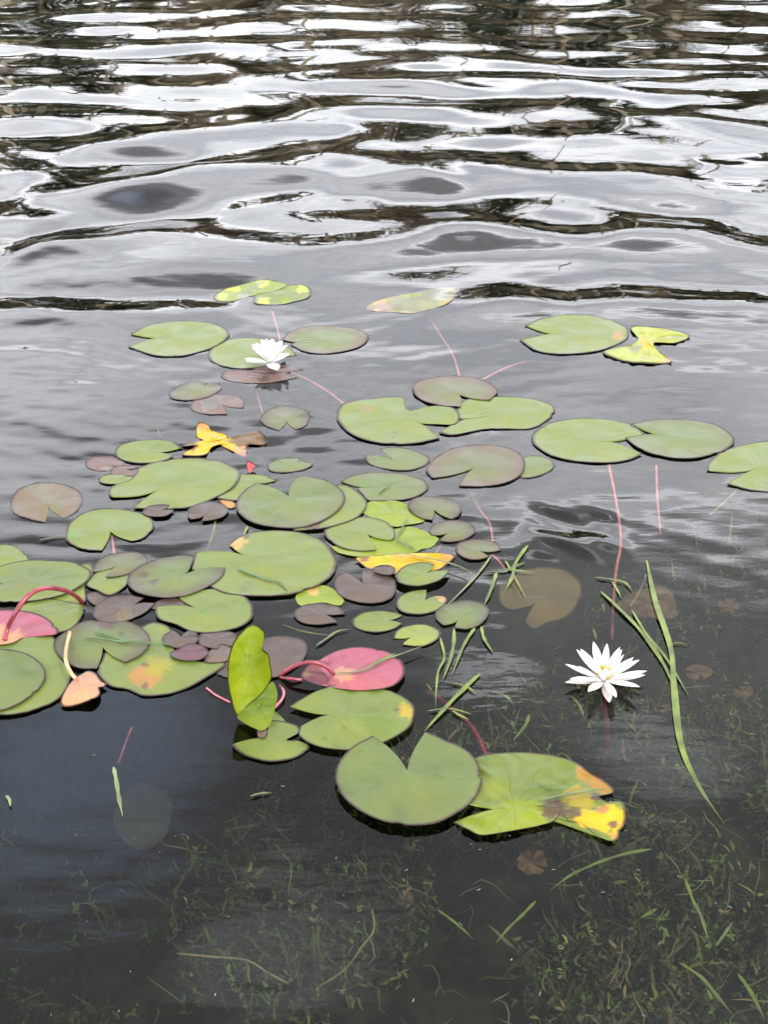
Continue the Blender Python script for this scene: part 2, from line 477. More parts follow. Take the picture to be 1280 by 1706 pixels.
    for i in range(nA - 1):
        for j in range(1, nR - 1):
            f = (idx(i, j), idx(i, j + 1), idx(i + 1, j + 1), idx(i + 1, j))
            faces.append(f if ccw else f[::-1])
        f = (0, idx(i, 1), idx(i + 1, 1))
        faces.append(f if ccw else f[::-1])
    nT = len(top)
    th = 0.0004
    bot = top.copy(); bot[:, 2] -= th * (1 + 1.2 * (1 - rr))
    nf = len(faces)
    faces += [tuple(v + nT for v in f[::-1]) for f in faces[:nf]]
    loop = [idx(i, nR - 1) for i in range(nA)]
    if closed:
        loop = loop
        pairs = list(zip(loop[:-1], loop[1:]))
    else:
        side2 = [idx(nA - 1, j) for j in range(nR - 2, 0, -1)] + [0]
        side1 = [idx(0, j) for j in range(1, nR - 1)]
        loop = loop + side2 + side1
        pairs = list(zip(loop, loop[1:] + loop[:1]))
    for u, v in pairs:
        f = (v, u, u + nT, v + nT)
        faces.append(f if ccw else f[::-1])
    V = np.concatenate([top, bot], 0) - ctr
    vq = qq * (6.28 if closed else 5.9)
    if len(label.split()) > 16: print('LONG LABEL', label)
    ob = mesh_obj(name, V, faces, mat or M_PAD, attrs={
        'pcol': ('FLOAT_COLOR', np.concatenate([C4, C4])), 'rad': ('FLOAT', np.concatenate([rr, rr])), 'ang': ('FLOAT', np.concatenate([vq, vq]))})
    ob.location = ctr
    if parent is None: tag(ob, label, cat, group)
    else:
        ob.parent = parent; ob.matrix_parent_inverse.identity(); ob.location = Vector(ctr) - Vector(parent.location)
    return ob

def tube(name, pts, rad, mat, parent=None, n=8, taper=1.0, label=None):
    """pts: list of world points"""
    P = catmull(pts, max(10, 6 * len(pts)))
    if parent is not None:
        off = Vector(parent.location)
    else:
        off = Vector(tuple(P[0]))
    V, F = [], []
    m = len(P)
    for i, p in enumerate(P):
        a_ = P[max(0, i - 1)]; b_ = P[min(m - 1, i + 1)]
        t_ = Vector(tuple(b_ - a_)).normalized()
        up = Vector((0, 0, 1)) if abs(t_.z) < 0.9 else Vector((0, 1, 0))
        s_ = t_.cross(up).normalized(); u_ = s_.cross(t_)
        r = rad * (1 + (taper - 1) * i / (m - 1))
        for k in range(n):
            an = 2 * math.pi * k / n
            V.append(Vector(tuple(p)) + s_ * math.cos(an) * r + u_ * math.sin(an) * r - off)
    for i in range(m - 1):
        for k in range(n):
            k2 = (k + 1) % n
            F.append((i * n + k, (i + 1) * n + k, (i + 1) * n + k2, i * n + k2))
    F.append(tuple(range(n))); F.append(tuple((m - 1) * n + k for k in reversed(range(n))))
    o = mesh_obj(name, V, F, mat, parent)
    if parent is None: o.location = off
    return o
def wpt(crop, x, y, z):
    q = cpx(crop, (x, y)); X, Y = unproj(q[0], q[1], z)
    return (X, Y, z)
def stem(pad, crop, pts, rad=0.0028, mat=None):
    return tube('stem', [wpt(crop, *p) for p in pts], rad, mat or M_STEM, pad)

def blade(crop, pts, wpx, label, mat=None, z=0.003, name='grass_blade', cat='grass blade', group='loose grass blades'):
    """flat grass leaf: folded ribbon along a pixel polyline; pts may carry z as a third value"""
    W = []
    for p in pts:
        zz = p[2] if len(p) > 2 else z
        q = cpx(crop, p[:2])
        X, Y = unproj(q[0], q[1], zz)
        W.append((X, Y, zz + (wh(X, Y) if zz > 0 else 0)))
    P = catmull(W, max(16, 8 * len(W)))
    m = len(P)
    q0 = cpx(crop, pts[0][:2])
    X, Y = unproj(*q0); wm = 0.68 * wpx / FPX * math.sqrt(X * X + Y * Y + CAM_H ** 2)
    off = np.array(P[0])
    V, F = [], []
    rn = random.Random(int(q0[0] * 3 + q0[1]))
    for i, p in enumerate(P):
        a_ = P[max(0, i - 1)]; b_ = P[min(m - 1, i + 1)]
        t_ = Vector(tuple(b_ - a_)).normalized()
        s_ = t_.cross(Vector((0, 0, 1))).normalized()
        u = i / (m - 1)
        hw = wm / 2 * (min(1, u * 7 + 0.35)) * (min(1, (1 - u) * 3.5 + 0.03)) * (1 + 0.15 * math.sin(u * 19 + q0[0]))
        tw = 0.35 * math.sin(u * 7 + rn.random())
        for k, (c, hgt) in enumerate(((-1, 0.25), (0, 0), (1, 0.25))):
            vv = Vector(tuple(p)) + s_ * (hw * c) + Vector((0, 0, 1)) * (hw * hgt * abs(c) + hw * tw * c * 0.5 + 0.0006)
            V.append(vv - Vector(tuple(off)))
    nT = len(V)
    V += [v - Vector((0, 0, 0.0005)) for v in V[:nT]]
    for i in range(m - 1):
        for k in range(2):
            f = (i * 3 + k, i * 3 + k + 1, (i + 1) * 3 + k + 1, (i + 1) * 3 + k)
            F.append(f); F.append(tuple(v + nT for v in f[::-1]))
    o = mesh_obj(name, V, F, mat or M_GRASS)
    o.location = tuple(off)
    tag(o, label, cat, group)
    return o

# ================================================================== SETTING
# ---- water: real rippled surface, closed below so that its body absorbs light
def build_water():
    th = np.linspace(R(64), R(5.6), 760)
    ys = CAM_H / np.tan(th)
    far = np.geomspace(ys[-1], 75.0, 50)[1:]
    ys = np.concatenate([[-2.0, -0.8, -0.2, 0.2, 0.42], ys, far])
    u = np.concatenate([-np.geomspace(3.2, 0.44, 26)[:-1], np.linspace(-0.42, 0.42, 640), np.geomspace(0.44, 3.2, 26)[1:]])
    rg = np.sqrt(ys ** 2 + CAM_H ** 2)
    X = rg[:, None] * u[None, :]; Y = np.repeat(ys[:, None], len(u), 1)
    H = water_h(X.ravel(), Y.ravel()).reshape(X.shape)
    H[0, :] = 0; H[-1, :] = 0; H[:, 0] = 0; H[:, -1] = 0
    nr, nc = X.shape
    V = np.stack([X.ravel(), Y.ravel(), H.ravel()], 1)
    i = np.arange(nr - 1)[:, None]; j = np.arange(nc - 1)[None, :]
    a_ = (i * nc + j).ravel(); Fq = np.stack([a_, a_ + 1, a_ + nc + 1, a_ + nc], 1)
    # skirt + bottom
    loop = list(range(nc)) + [r * nc + nc - 1 for r in range(1, nr)] + [(nr - 1) * nc + c for c in range(nc - 2, -1, -1)] + [r * nc for r in range(nr - 2, 0, -1)]
    low = V[loop].copy(); low[:, 2] = -4.0
    n0 = len(V); V = np.concatenate([V, low])
    k = np.arange(len(loop)); k2 = (k + 1) % len(loop)
    lp = np.array(loop)
    Fs = np.stack([lp[k], n0 + k, n0 + k2, lp[k2]], 1)
    Fall = np.concatenate([Fq, Fs]).astype(np.int32)
    me = bpy.data.meshes.new('water')
    nb = len(loop)
    me.vertices.add(len(V)); me.vertices.foreach_set('co', V.astype(np.float32).ravel())
    nl = len(Fall) * 4 + nb
    me.loops.add(nl); li = np.concatenate([Fall.ravel(), (n0 + np.arange(nb))[::-1]])
    me.loops.foreach_set('vertex_index', li.astype(np.int32))
    me.polygons.add(len(Fall) + 1)
    me.polygons.foreach_set('loop_start', np.concatenate([np.arange(len(Fall)) * 4, [len(Fall) * 4]]).astype(np.int32))
    me.update(calc_edges=True); me.validate()
    sm = np.zeros(len(me.polygons), bool); sm[:len(Fq)] = True
    me.polygons.foreach_set('use_smooth', sm)
    m, t, o = new_mat('lake_water')
    tcn = t.nodes.new('ShaderNodeTexCoord')
    mpn = t.nodes.new('ShaderNodeMapping'); mpn.inputs['Scale'].default_value = (9, 26, 1)
    t.links.new(tcn.outputs['Object'], mpn.inputs[0])
    nn = t.nodes.new('ShaderNodeTexNoise'); nn.inputs['Scale'].default_value = 1.0; nn.inputs['Detail'].default_value = 3
    t.links.new(mpn.outputs[0], nn.inputs[0])
    bp = t.nodes.new('ShaderNodeBump'); bp.inputs['Strength'].default_value = 0.35; bp.inputs['Distance'].default_value = 0.0012
    t.links.new(nn.outputs[0], bp.inputs['Height'])
    fr = t.nodes.new('ShaderNodeFresnel'); fr.inputs[0].default_value = 1.333; t.links.new(bp.outputs[0], fr.inputs[1])
    gl = t.nodes.new('ShaderNodeBsdfGlossy'); gl.inputs['Roughness'].default_value = 0.0; t.links.new(bp.outputs[0], gl.inputs['Normal'])
    tr = t.nodes.new('ShaderNodeBsdfTransparent'); tr.inputs[0].default_value = (0.96, 0.98, 0.95, 1)
    mx = t.nodes.new('ShaderNodeMixShader')
    t.links.new(fr.outputs[0], mx.inputs[0]); t.links.new(tr.outputs[0], mx.inputs[1]); t.links.new(gl.outputs[0], mx.inputs[2])
    t.links.new(mx.outputs[0], o.inputs[0])
    va = t.nodes.new('ShaderNodeVolumeAbsorption'); va.inputs[0].default_value = (0.50, 0.56, 0.42, 1); va.inputs[1].default_value = 4.8
    t.links.new(va.outputs[0], o.inputs[1])
    me.materials.append(m)
    ob = bpy.data.objects.new('water', me); COL.objects.link(ob)
    tag(ob, 'rippled grey lake water reflecting clouds and dark far trees', kind='structure')
build_water()

# ---- lake bed
def bed_z(x, y):
    s = -0.20 - 0.035 * (y - 1.2) - 0.16 * float(smooth(0.1, -0.7, np.array(x))) - 0.5 * float(smooth(2.6, 5.0, np.array(y))) + 0.03 * x
    return s + 0.02 * mnoise.noise(Vector((x * 6, y * 6, 0))) + 0.03 * mnoise.noise(Vector((x * 2.3, y * 2.3, 4)))
def build_bed():
    xs = np.concatenate([[-240, -60, -12, -4], np.linspace(-1.8, 1.8, 110), [4, 12, 60, 240]])
    ys = np.concatenate([[-3, -1, 0.2], np.linspace(0.6, 4.2, 110), [5.5, 8, 14, 30, 62, 74]])
    V, F = [], []
    for y in ys:
        for x in xs: V.append((x, y, max(-2.4, bed_z(x, y))))
    nc = len(xs)
    for i in range(len(ys) - 1):
        for j in range(nc - 1): F.append((i * nc + j, i * nc + j + 1, (i + 1) * nc + j + 1, (i + 1) * nc + j))
    mt = simple_mat('silt', (0.034, 0.031, 0.018), 0.9, 0.8, 14, bump=0.01)
    o = mesh_obj('lake_bed', V, F, mt)
    tag(o, 'dark silty bed seen dimly through the shallow water', kind='structure')
build_bed()

# ---- far shore with its wood: seen only mirrored in the ripples
def build_far():
    rn = random.Random(5)
    V, F = [], []
    n = 140
    for i in range(n + 1):
        a_ = R(-80 + 160 * i / n)
        for j, (r, z) in enumerate(((61, -0.6), (63, 0.35), (67, 1.1), (80, 5.5), (95, 12.5), (130, 15))):
            rr = r + 1.2 * math.sin(i * 0.7) + rn.uniform(-.4, .4)
            V.append((rr * math.sin(a_), rr * math.cos(a_), z + rn.uniform(-.1, .1)))
    for i in range(n):
        for j in range(5): F.append((i * 6 + j, i * 6 + j + 1, (i + 1) * 6 + j + 1, (i + 1) * 6 + j))
    bank = mesh_obj('far_bank', V, F, simple_mat('wooded_bank', (0.11, 0.10, 0.055), 0.9, 0.7, 0.8))
    tag(bank, 'far bank of dry grass across the lake', kind='structure')
    # wood
    V, F, Cc = [], [], []
    def quad(p, s, n_, col):
        t_ = n_.orthogonal().normalized(); b_ = n_.cross(t_)
        k = len(V); an = rn.uniform(0, 6.28)
        for q in range(4):
            a2 = an + q * math.pi / 2
            V.append(p + (t_ * math.cos(a2) + b_ * math.sin(a2)) * s * rn.uniform(0.7, 1.2)); Cc.append((*col, 1))
        F.append((k, k + 1, k + 2, k + 3))
    def pole(p0, p1, r, col):
        k = len(V)
        for p, r2 in ((p0, r), (p1, r * 0.4)):
            for q in range(5):
                a2 = q * 6.283 / 5
                V.append(p + Vector((math.cos(a2) * r2, math.sin(a2) * r2, 0))); Cc.append((*col, 1))
        for q in range(5): F.append((k + q, k + (q + 1) % 5, k + 5 + (q + 1) % 5, k + 5 + q))
    i = 0
    a_ = -78.0
    while a_ < 78:
        rad = rn.uniform(66, 76)
        base = Vector((rad * math.sin(R(a_)), rad * math.cos(R(a_)), 0.8))
        ht = rn.uniform(11.0, 16.0) * (1 + 0.14 * math.sin(a_ * 0.23))
        pale = rn.random() < 0.5
        tcol = rn.choice([(0.62, 0.52, 0.38), (0.48, 0.39, 0.27), (0.22, 0.18, 0.12)])
        pole(base, base + Vector((rn.uniform(-.6, .6), 0, ht)), rn.uniform(.16, .36), tcol)
        for b in range(14):
            z = ht * rn.uniform(.2, .95); an = rn.uniform(0, 6.28); ln = rn.uniform(.8, 2.4)
            p0 = base + Vector((0, 0, z))
            pole(p0, p0 + Vector((math.cos(an) * ln, math.sin(an) * ln, ln * .8)), .06, tcol)
        g = rn.uniform(.7, 1.3)
        col = (0.04 * g, 0.062 * g, 0.02 * g) if not pale else (0.24 * g, 0.19 * g, 0.12 * g)
        for c in range(5):
            cp = base + Vector((rn.uniform(-1.5, 1.5), rn.uniform(-1.5, 1.5), ht * rn.uniform(.22, .92)))
            cr = rn.uniform(.9, 1.8)
            for q in range(26):
                d = Vector((rn.gauss(0, 1), rn.gauss(0, 1), rn.gauss(0, 1))).normalized()
                quad(cp + d * cr * rn.uniform(.5, 1), rn.uniform(.28, .6), (d + Vector((rn.uniform(-.6, .6),) * 3)).normalized(), col)
        # tan reeds and shrubs at the waterline
        for q in range(7):
            aa = a_ + rn.uniform(-.7, .7)
            b0 = Vector((62.5 * math.sin(R(aa)), 62.5 * math.cos(R(aa)), 0.0))
            pole(b0, b0 + Vector((rn.uniform(-.4, .4), 0, rn.uniform(1.0, 2.4))), .09, (0.34, 0.27, 0.16))
        a_ += rn.uniform(0.55, 1.1)
    m, t, o = new_mat('far_wood')
    p = t.nodes.new('ShaderNodeBsdfPrincipled'); p.inputs['Roughness'].default_value = 0.8
    at = N(t, 'ShaderNodeAttribute', attribute_name='pcol'); t.links.new(at.outputs['Color'], p.inputs['Base Color'])
    t.links.new(p.outputs[0], o.inputs[0])
    ob = mesh_obj('far_woods', V, F, m, smooth_=False, attrs={'pcol': ('FLOAT_COLOR', Cc)})
    tag(ob, 'dark wood of trees and reeds along the far shore, mirrored in the ripples', 'woods', kind='stuff')
build_far()

# ---- waterweed, tangled on the bed
def build_weed():
    rn = random.Random(9)
    V, F, Cc = [], [], []
    def leaf(p, d, ln, wd, col, curl):
        k = len(V); side = d.cross(Vector((0, 0, 1)))
        if side.length < .1: side = Vector((1, 0, 0))
        side.normalize(); up = side.cross(d).normalized()
        for i in range(5):
            u = i / 4
            c = p + d * ln * u + up * curl * ln * u * u + side * 0.25 * ln * curl * math.sin(u * 5)
            ww = wd * (math.sin(math.pi * (0.12 + 0.86 * u)) ** .8)
            V.append(c - side * ww); V.append(c + side * ww); Cc.extend([(*col, 1)] * 2)
        for i in range(4): F.append((k + 2 * i, k + 2 * i + 1, k + 2 * i + 3, k + 2 * i + 2))
    def dens(px, py):
        v = 0.0
        if py > 1240: v = 0.15 + 0.85 * min(1, max(0, (px - 150) / 450.0))
        if py > 1560: v = max(v, 0.55)
        if px > 980 and py > 940: v = max(v, 0.75)
        if px > 800 and py > 1150: v = max(v, 0.8)
        if px > 1130 and py > 800: v = max(v, 0.5)
        return v
    n = 0
    while n < 3800:
        px, py = rn.uniform(-160, 1440), rn.uniform(860, 1820)
        if rn.random() > dens(px, py): continue
        x, y = unproj(px, py, -0.2)
        if mnoise.noise(Vector((x * 4.5, y * 4.5, 8))) < -0.16: continue
        n += 1
        zb = bed_z(x, y)
        top = rn.uniform(0.01, 0.11)
        b0 = Vector((x, y, zb)); lean = Vector((rn.uniform(-.5, .5), rn.uniform(-.5, .5), 1)).normalized()
        hue = rn.random()
        col = (0.115, 0.150, 0.034) if hue < .42 else ((0.165, 0.18, 0.045) if hue < .62 else ((0.07, 0.085, 0.035) if hue < .8 else (0.21, 0.14, 0.075)))
        g = rn.choice((.2, .3, .45, .65, .9, 1.6)); col = tuple(c * g for c in col)
        for q in range(rn.randint(5, 13)):
            u = rn.random()
            p = b0 + lean * top * u
            an = rn.uniform(0, 6.283); e = rn.uniform(-.1, 1.35)
            d = Vector((math.cos(an) * math.cos(e), math.sin(an) * math.cos(e), math.sin(e)))
            ln = rn.uniform(.005, .017) if rn.random() < .95 else rn.uniform(.03, .07)
            if p.z + ln * .9 > -0.012: continue
            leaf(p, d, ln, rn.uniform(.0010, .0033), col, rn.uniform(-.5, .6))
    # fine limp threads
    for q in range(500):
        px, py = rn.uniform(-160, 1440), rn.uniform(880, 1820)
        if rn.random() > dens(px, py) + .12: continue
        x, y = unproj(px, py, -0.2)
        an = rn.uniform(0, 6.28)
        zb = bed_z(x, y) + rn.uniform(.01, .13)
        if zb > -.03: zb = -.03
        g = rn.uniform(.4, 1.2)
        leaf(Vector((x, y, zb)), Vector((math.cos(an), math.sin(an), rn.uniform(-.1, .3))).normalized(), rn.uniform(.02, .07), rn.uniform(.0005, .0011), (0.20 * g, 0.18 * g, 0.09 * g), rn.uniform(-.8, .8))
    m, t, o = new_mat('waterweed_leaf')
    p = t.nodes.new('ShaderNodeBsdfPrincipled'); p.inputs['Roughness'].default_value = 0.7
    at = N(t, 'ShaderNodeAttribute', attribute_name='pcol'); t.links.new(at.outputs['Color'], p.inputs['Base Color'])
    t.links.new(p.outputs[0], o.inputs[0])
    ob = mesh_obj('waterweed', V, F, m, attrs={'pcol': ('FLOAT_COLOR', Cc)})
    tag(ob, 'tangled green waterweed growing on the lake bed', 'waterweed', kind='stuff')
build_weed()

# ================================================================== LILY PADS
P = lily_pad
# -- upper group
pad1 = P('A', (575, 245), [(432, 233), (500, 202), (600, 188), (700, 195), (755, 218), (762, 242), (735, 265), (690, 285), (610, 305), (530, 306), (470, 292), (425, 275)], LG, 2,
  'green lily pad notched on its left, leftmost of the three around the far white flower')
pad2 = P('Q', (300, 460), [(470, 462), (440, 425), (370, 392), (250, 372), (140, 377), (60, 405), (20, 455), (40, 495), (110, 522), (200, 531), (290, 522), (345, 508)], LG, 1,
  'green lily pad lying directly under the far white flower')
P('Q', (345, 532), [(505, 535), (450, 515), (350, 508), (270, 522), (240, 546), (330, 553), (440, 547)], PB, 0, 'narrow brownish half sunken lily pad just in front of the far white flower', rim=BR)
pad3 = P('Q', (590, 389), [(400, 386), (420, 350), (500, 322), (620, 310), (740, 322), (820, 345), (836, 375), (800, 415), (700, 445), (590, 455), (500, 440), (438, 407)], GG, 2,
  'oval green lily pad with dark rim on the right of the far white flower', edgefade=PB)
P('Q', (330, 557), [(440, 553), (330, 540), (230, 538), (110, 543), (85, 567), (120, 592), (200, 603), (330, 603), (478, 577)], PB, 0, 'pinkish brown lily pad, second one below the far white flower', rim=BR)
P('A', (665, 418), [(690, 396), (668, 392), (620, 395), (575, 415), (562, 435), (580, 450), (640, 453), (700, 440), (738, 415), (730, 396), (708, 393)], PG, 1, 'small oval grey-green lily pad touching the pinkish brown one below the far flower', edgefade=PU)
P('A', (738, 468), [(812, 479), (812, 455), (780, 435), (720, 433), (660, 445), (632, 468), (645, 490), (690, 500), (757, 500)], PB, 0, 'small pinkish brown pad below the far flower with a wedge missing on its lower right', z0=.0004)
pad7 = P('A', (955, 525), [(985, 552), (1020, 538), (1033, 505), (1015, 485), (960, 470), (900, 480), (868, 510), (880, 535), (928, 555)], PG, 1, 'small round grey-green pad, V notch towards the viewer, alone below the far flower', edgefade=PU)
P('L', (840, 195), [(735, 165), (740, 95), (775, 82), (805, 100), (825, 130), (915, 155), (930, 175), (1060, 145), (1110, 133), (1145, 165), (1148, 218), (1050, 215), (1040, 290), (960, 260), (900, 215), (830, 230), (800, 270), (740, 285), (650, 275), (730, 225), (655, 225), (690, 205), (775, 190)],
  YE, 1, 'shrivelled yellow and brown lily leaf torn into lobes, floating alone', closed=True, rim=BR, blot=((1060, 185, 130, BR), (1010, 265, 60, PE), (690, 215, 55, BR), (775, 100, 40, OR)), wob=3, crump=.0035, mat=M_DEAD, name='dead_lily_leaf', cat='dead leaf', group='decaying lily leaves', npts=150)
# -- left middle cluster
P('A', (490, 626), [(607, 612), (575, 590), (520, 583), (450, 588), (395, 605), (382, 632), (400, 650), (450, 662), (510, 662), (555, 652), (578, 640)], LG, 3, 'medium green lily pad notched on its right, above the long big pad')
pad10 = P('L', (550, 465), [(228, 528), (216, 490), (240, 458), (340, 425), (385, 380), (400, 350), (520, 312), (680, 293), (820, 300), (930, 330), (992, 375), (985, 430), (940, 480), (860, 525), (740, 575), (620, 597), (480, 594), (358, 595)], LG, 4,
  'large long green lily pad with a wide notch open to the left, blunt upper lobe')
P('L', (225, 335), [(312, 345), (300, 310), (250, 287), (180, 283), (120, 290), (78, 315), (85, 348), (140, 370), (222, 374)], PB, 0, 'pinkish half sunken pad at the left end of the long big pad', rim=BR)
P('L', (320, 362), [(380, 402), (300, 404), (240, 395), (220, 376), (250, 348), (330, 338), (430, 338)], PB, 1, 'tiny brownish pad overlapping the upper left corner of the long big pad')
P('L', (280, 420), [(370, 405), (300, 393), (220, 392), (165, 405), (155, 430), (190, 447), (280, 449), (350, 436), (380, 420)], LG, 2, 'small green pad tucked under the blunt lobe of the long big pad', closed=True)
P('L', (1080, 445), [(1212, 427), (1130, 396), (1020, 390), (900, 400), (830, 450), (820, 500), (870, 535), (960, 548), (1040, 530), (1130, 480)], LG, 2, 'green lily pad half hidden between the long big pad and the heart shaped pad')
P('L', (925, 568), [(870, 540), (950, 550), (975, 580), (935, 595), (895, 570)], OR, 1, 'small orange leaf scrap beside the small purple pad', closed=True, name='leaf_scrap', cat='leaf scrap', group='leaf scraps')
P('L', (525, 608), [(580, 573), (530, 569), (460, 578), (420, 605), (430, 632), (490, 643), (560, 636), (606, 604)], PU, 6, 'very small purple pad at the lower tip of the long big pad')
P('L', (785, 634), [(770, 668), (830, 662), (900, 640), (926, 600), (890, 565), (830, 550), (750, 562), (690, 595), (684, 635), (700, 657)], PU, 5, 'small dark purple pad with brown rim left of the big heart shaped pad')
pad_heart = P('A', (962, 775), [(853, 730), (818, 750), (790, 785), (790, 820), (820, 850), (880, 872), (960, 880), (1040, 870), (1110, 835), (1149, 790), (1140, 755), (1100, 725), (1040, 709), (1000, 706), (975, 728)], GG, 7,
  'large wet heart shaped green pad, its notch pointing away, at the centre of the cluster', edgefade=PG, blot=((890, 810, 42, (0.08, 0.125, 0.025)), (1090, 730, 20, (0.08, 0.125, 0.025))))
P('A', (1110, 810), [(1145, 735), (1190, 755), (1222, 790), (1215, 820), (1180, 850), (1100, 875), (1030, 885), (975, 880), (1040, 810), (1080, 750)], LG, 5, 'green pad showing as a crescent from under the large heart shaped pad', closed=True, blot=((1040, 870, 30, BR),))
pad_round = P('M', (410, 347), [(176, 308), (240, 275), (340, 255), (470, 250), (600, 265), (700, 300), (731, 342), (700, 382), (620, 415), (520, 428), (400, 430), (350, 425), (310, 382), (284, 353)], GG, 2,
  'oval grey-green pad with a small green scrap on it, right of the heart shaped pad', edgefade=PG)
P('M', (515, 175), [(425, 100), (500, 92), (600, 100), (690, 130), (741, 165), (715, 205), (650, 232), (560, 240), (450, 228), (370, 205), (335, 172), (330, 145)], GG, 1, 'small green pad with its notch cut at the upper left, above the oval pad', edgefade=PG)
P('B', (478, 556), [(360, 585), (345, 560), (375, 525), (430, 500), (510, 493), (580, 505), (615, 535), (610, 570), (570, 595), (510, 607), (434, 607)], PG, 3, 'large grey-green pad with pinkish rim and its notch opening to the lower left', edgefade=PB)
P('B', (640, 553), [(600, 582), (640, 582), (680, 568), (697, 550), (680, 530), (640, 522), (605, 530), (590, 555)], GG, 1, 'small round pad half under the large pink-rimmed one', closed=True)
P('A', (985, 661), [(1002, 646), (950, 645), (900, 660), (888, 675), (910, 692), (970, 693), (1020, 682), (1042, 666), (1010, 655)], GG, 1, 'small narrow green pad just behind the big heart shaped pad', edgefade=PG)
P('L', (1055, 350), [(1035, 362), (1038, 310), (1060, 318), (1088, 338), (1070, 370), (1050, 390)], (0.5, 0.06, 0.06), 3, 'tiny red leaf scrap sticking up behind the half hidden green pad', closed=True, name='leaf_scrap', cat='leaf scrap', group='leaf scraps', zfun=lambda x, y: np.clip((392 - y) * 0.00012, 0, 0.01))
# -- right of centre
pad23 = P('B', (437, 357), [(441, 390), (380, 385), (330, 370), (308, 345), (320, 320), (380, 306), (450, 306), (510, 320), (541, 347), (520, 371)], PG, 5, 'pinkish green pad resting on the edges of the two larger pads, notch facing the viewer', edgefade=PB)
pad24 = P('B', (287, 421), [(383, 476), (320, 489), (240, 492), (160, 475), (110, 440), (100, 405), (120, 380), (180, 367), (272, 362), (284, 380), (300, 400), (350, 389), (410, 388), (438, 412), (425, 437), (365, 437)], LG, 3,
  'large green pad with a bite out of its upper edge and a pale pink midrib', blot=((185, 396, 17, (0.19, 0.15, 0.06)),))
pad25 = P('B', (556, 404), [(378, 461), (420, 467), (500, 452), (560, 450), (630, 450), (680, 425), (698, 398), (680, 380), (620, 365), (540, 362), (460, 368), (430, 392), (436, 424)], LG, 2, 'large green pad with wavy lower edge, right half of the overlapping pair')
pad26 = P('B', (800, 481), [(946, 463), (900, 435), (840, 423), (760, 421), (690, 432), (640, 460), (640, 490), (680, 520), (750, 538), (840, 543), (900, 535), (937, 520)], LG, 3, 'large green pad notched on its right, left of the two joined on the right side')
pad27 = P('B', (1020, 472), [(905, 437), (970, 424), (1060, 425), (1140, 440), (1188, 475), (1170, 505), (1100, 527), (1020, 530), (940, 510), (889, 475)], GG, 4, 'large pink-rimmed green pad overlapping its neighbour, notched on its left', edgefade=PG)
P('B', (1262, 556), [(1115, 565), (1120, 540), (1160, 510), (1230, 490), (1300, 483), (1370, 500), (1410, 540), (1390, 590), (1320, 620), (1240, 619), (1168, 601)], LG, 2, 'green pad cut off by the right edge of the view')
P('B', (745, 190), [(615, 168), (670, 145), (750, 137), (830, 145), (890, 170), (900, 195), (870, 220), (800, 240), (720, 246), (650, 238), (600, 207)], LG, 2, 'green pad notched on its left, at the far right beside a yellow torn leaf', blot=((868, 194, 20, (0.28, 0.17, 0.09)),))
P('B', (945, 212), [(905, 175), (930, 168), (1000, 175), (1070, 195), (1030, 215), (970, 215), (985, 240), (1018, 270), (930, 271), (870, 262), (828, 240), (900, 222), (925, 205)], (.30, .33, .06), 1, 'yellow torn leaf in two lobes touching the far right green pad', closed=True, rim=BR, wob=2, crump=.0035, mat=M_DEAD, name='dead_lily_leaf', cat='dead leaf', group='decaying lily leaves', blot=((1000, 190, 45, (.3, .3, .02)), (1010, 265, 20, PE), (945, 215, 20, YE)))
P('Q', (230, 135), [(50, 165), (90, 130), (180, 105), (280, 80), (340, 80), (430, 100), (400, 125), (300, 150), (230, 165), (130, 190), (60, 185)], YG, 0, 'yellow streaked pad lapped by ripples, left of the farthest pair', closed=True, rim=YE, blot=((150, 110, 45, (.36, .36, .05)), (300, 90, 40, (.36, .36, .05)), (90, 165, 30, (.33, .33, .04)), (230, 140, 30, LG)))
P('Q', (400, 160), [(250, 180), (270, 150), (360, 135), (420, 110), (500, 102), (546, 130), (530, 170), (460, 190), (400, 205), (320, 207), (260, 200)], LG, 1, 'yellow-green pad, right of the farthest pair', closed=True, rim=(.3, .28, .05), blot=((500, 125, 34, (.34, .37, .04)), (300, 195, 40, (.34, .37, .03)), (420, 190, 26, YG), (450, 120, 24, YG)))
P('Q', (1030, 190), [(820, 225), (850, 195), (950, 165), (1080, 140), (1180, 120), (1280, 120), (1290, 160), (1230, 205), (1130, 235), (1060, 250), (960, 245), (860, 240)], (.24, .22, .06), 0, 'yellow and cream half sunken pad under the dark ripple', closed=True, rim=PE, z0=-0.0004, rimw=.08, blot=((900, 215, 50, PE), (1050, 160, 40, YG), (1130, 210, 45, (.34, .33, .07)), (980, 225, 30, (.14, .15, .02)), (1200, 150, 36, (.12, .14, .02))))
# -- left side
P('A', (158, 806), [(212, 848), (255, 825), (275, 785), (255, 750), (190, 728), (120, 728), (60, 750), (32, 790), (45, 830), (100, 850), (150, 862)], (.125, .085, .052), 0, 'brownish round pad alone at the far left, its notch facing the viewer', z0=.0004, rim=PU, rimw=.10, blot=((170, 800, 50, (.115, .105, .05)), (120, 745, 40, (.11, .10, .05))))
pad34 = P('C', (490, 67), [(560, 103), (590, 110), (640, 95), (676, 60), (682, 25), (650, -5), (560, -30), (450, -35), (370, -15), (310, 25), (288, 88), (310, 120), (370, 148), (450, 153)], LG, 3, 'kidney shaped green pad with a bright green tuft at its left end', blot=((310, 85, 26, (.08, .19, .01)),))
P('C', (20, 175), [(-40, 150), (0, 125), (60, 130), (110, 165), (126, 200), (60, 215), (-30, 230), (-80, 190)], LG, 2, 'pale green pad cut off at the left edge, behind the wide oval pad', closed=True)
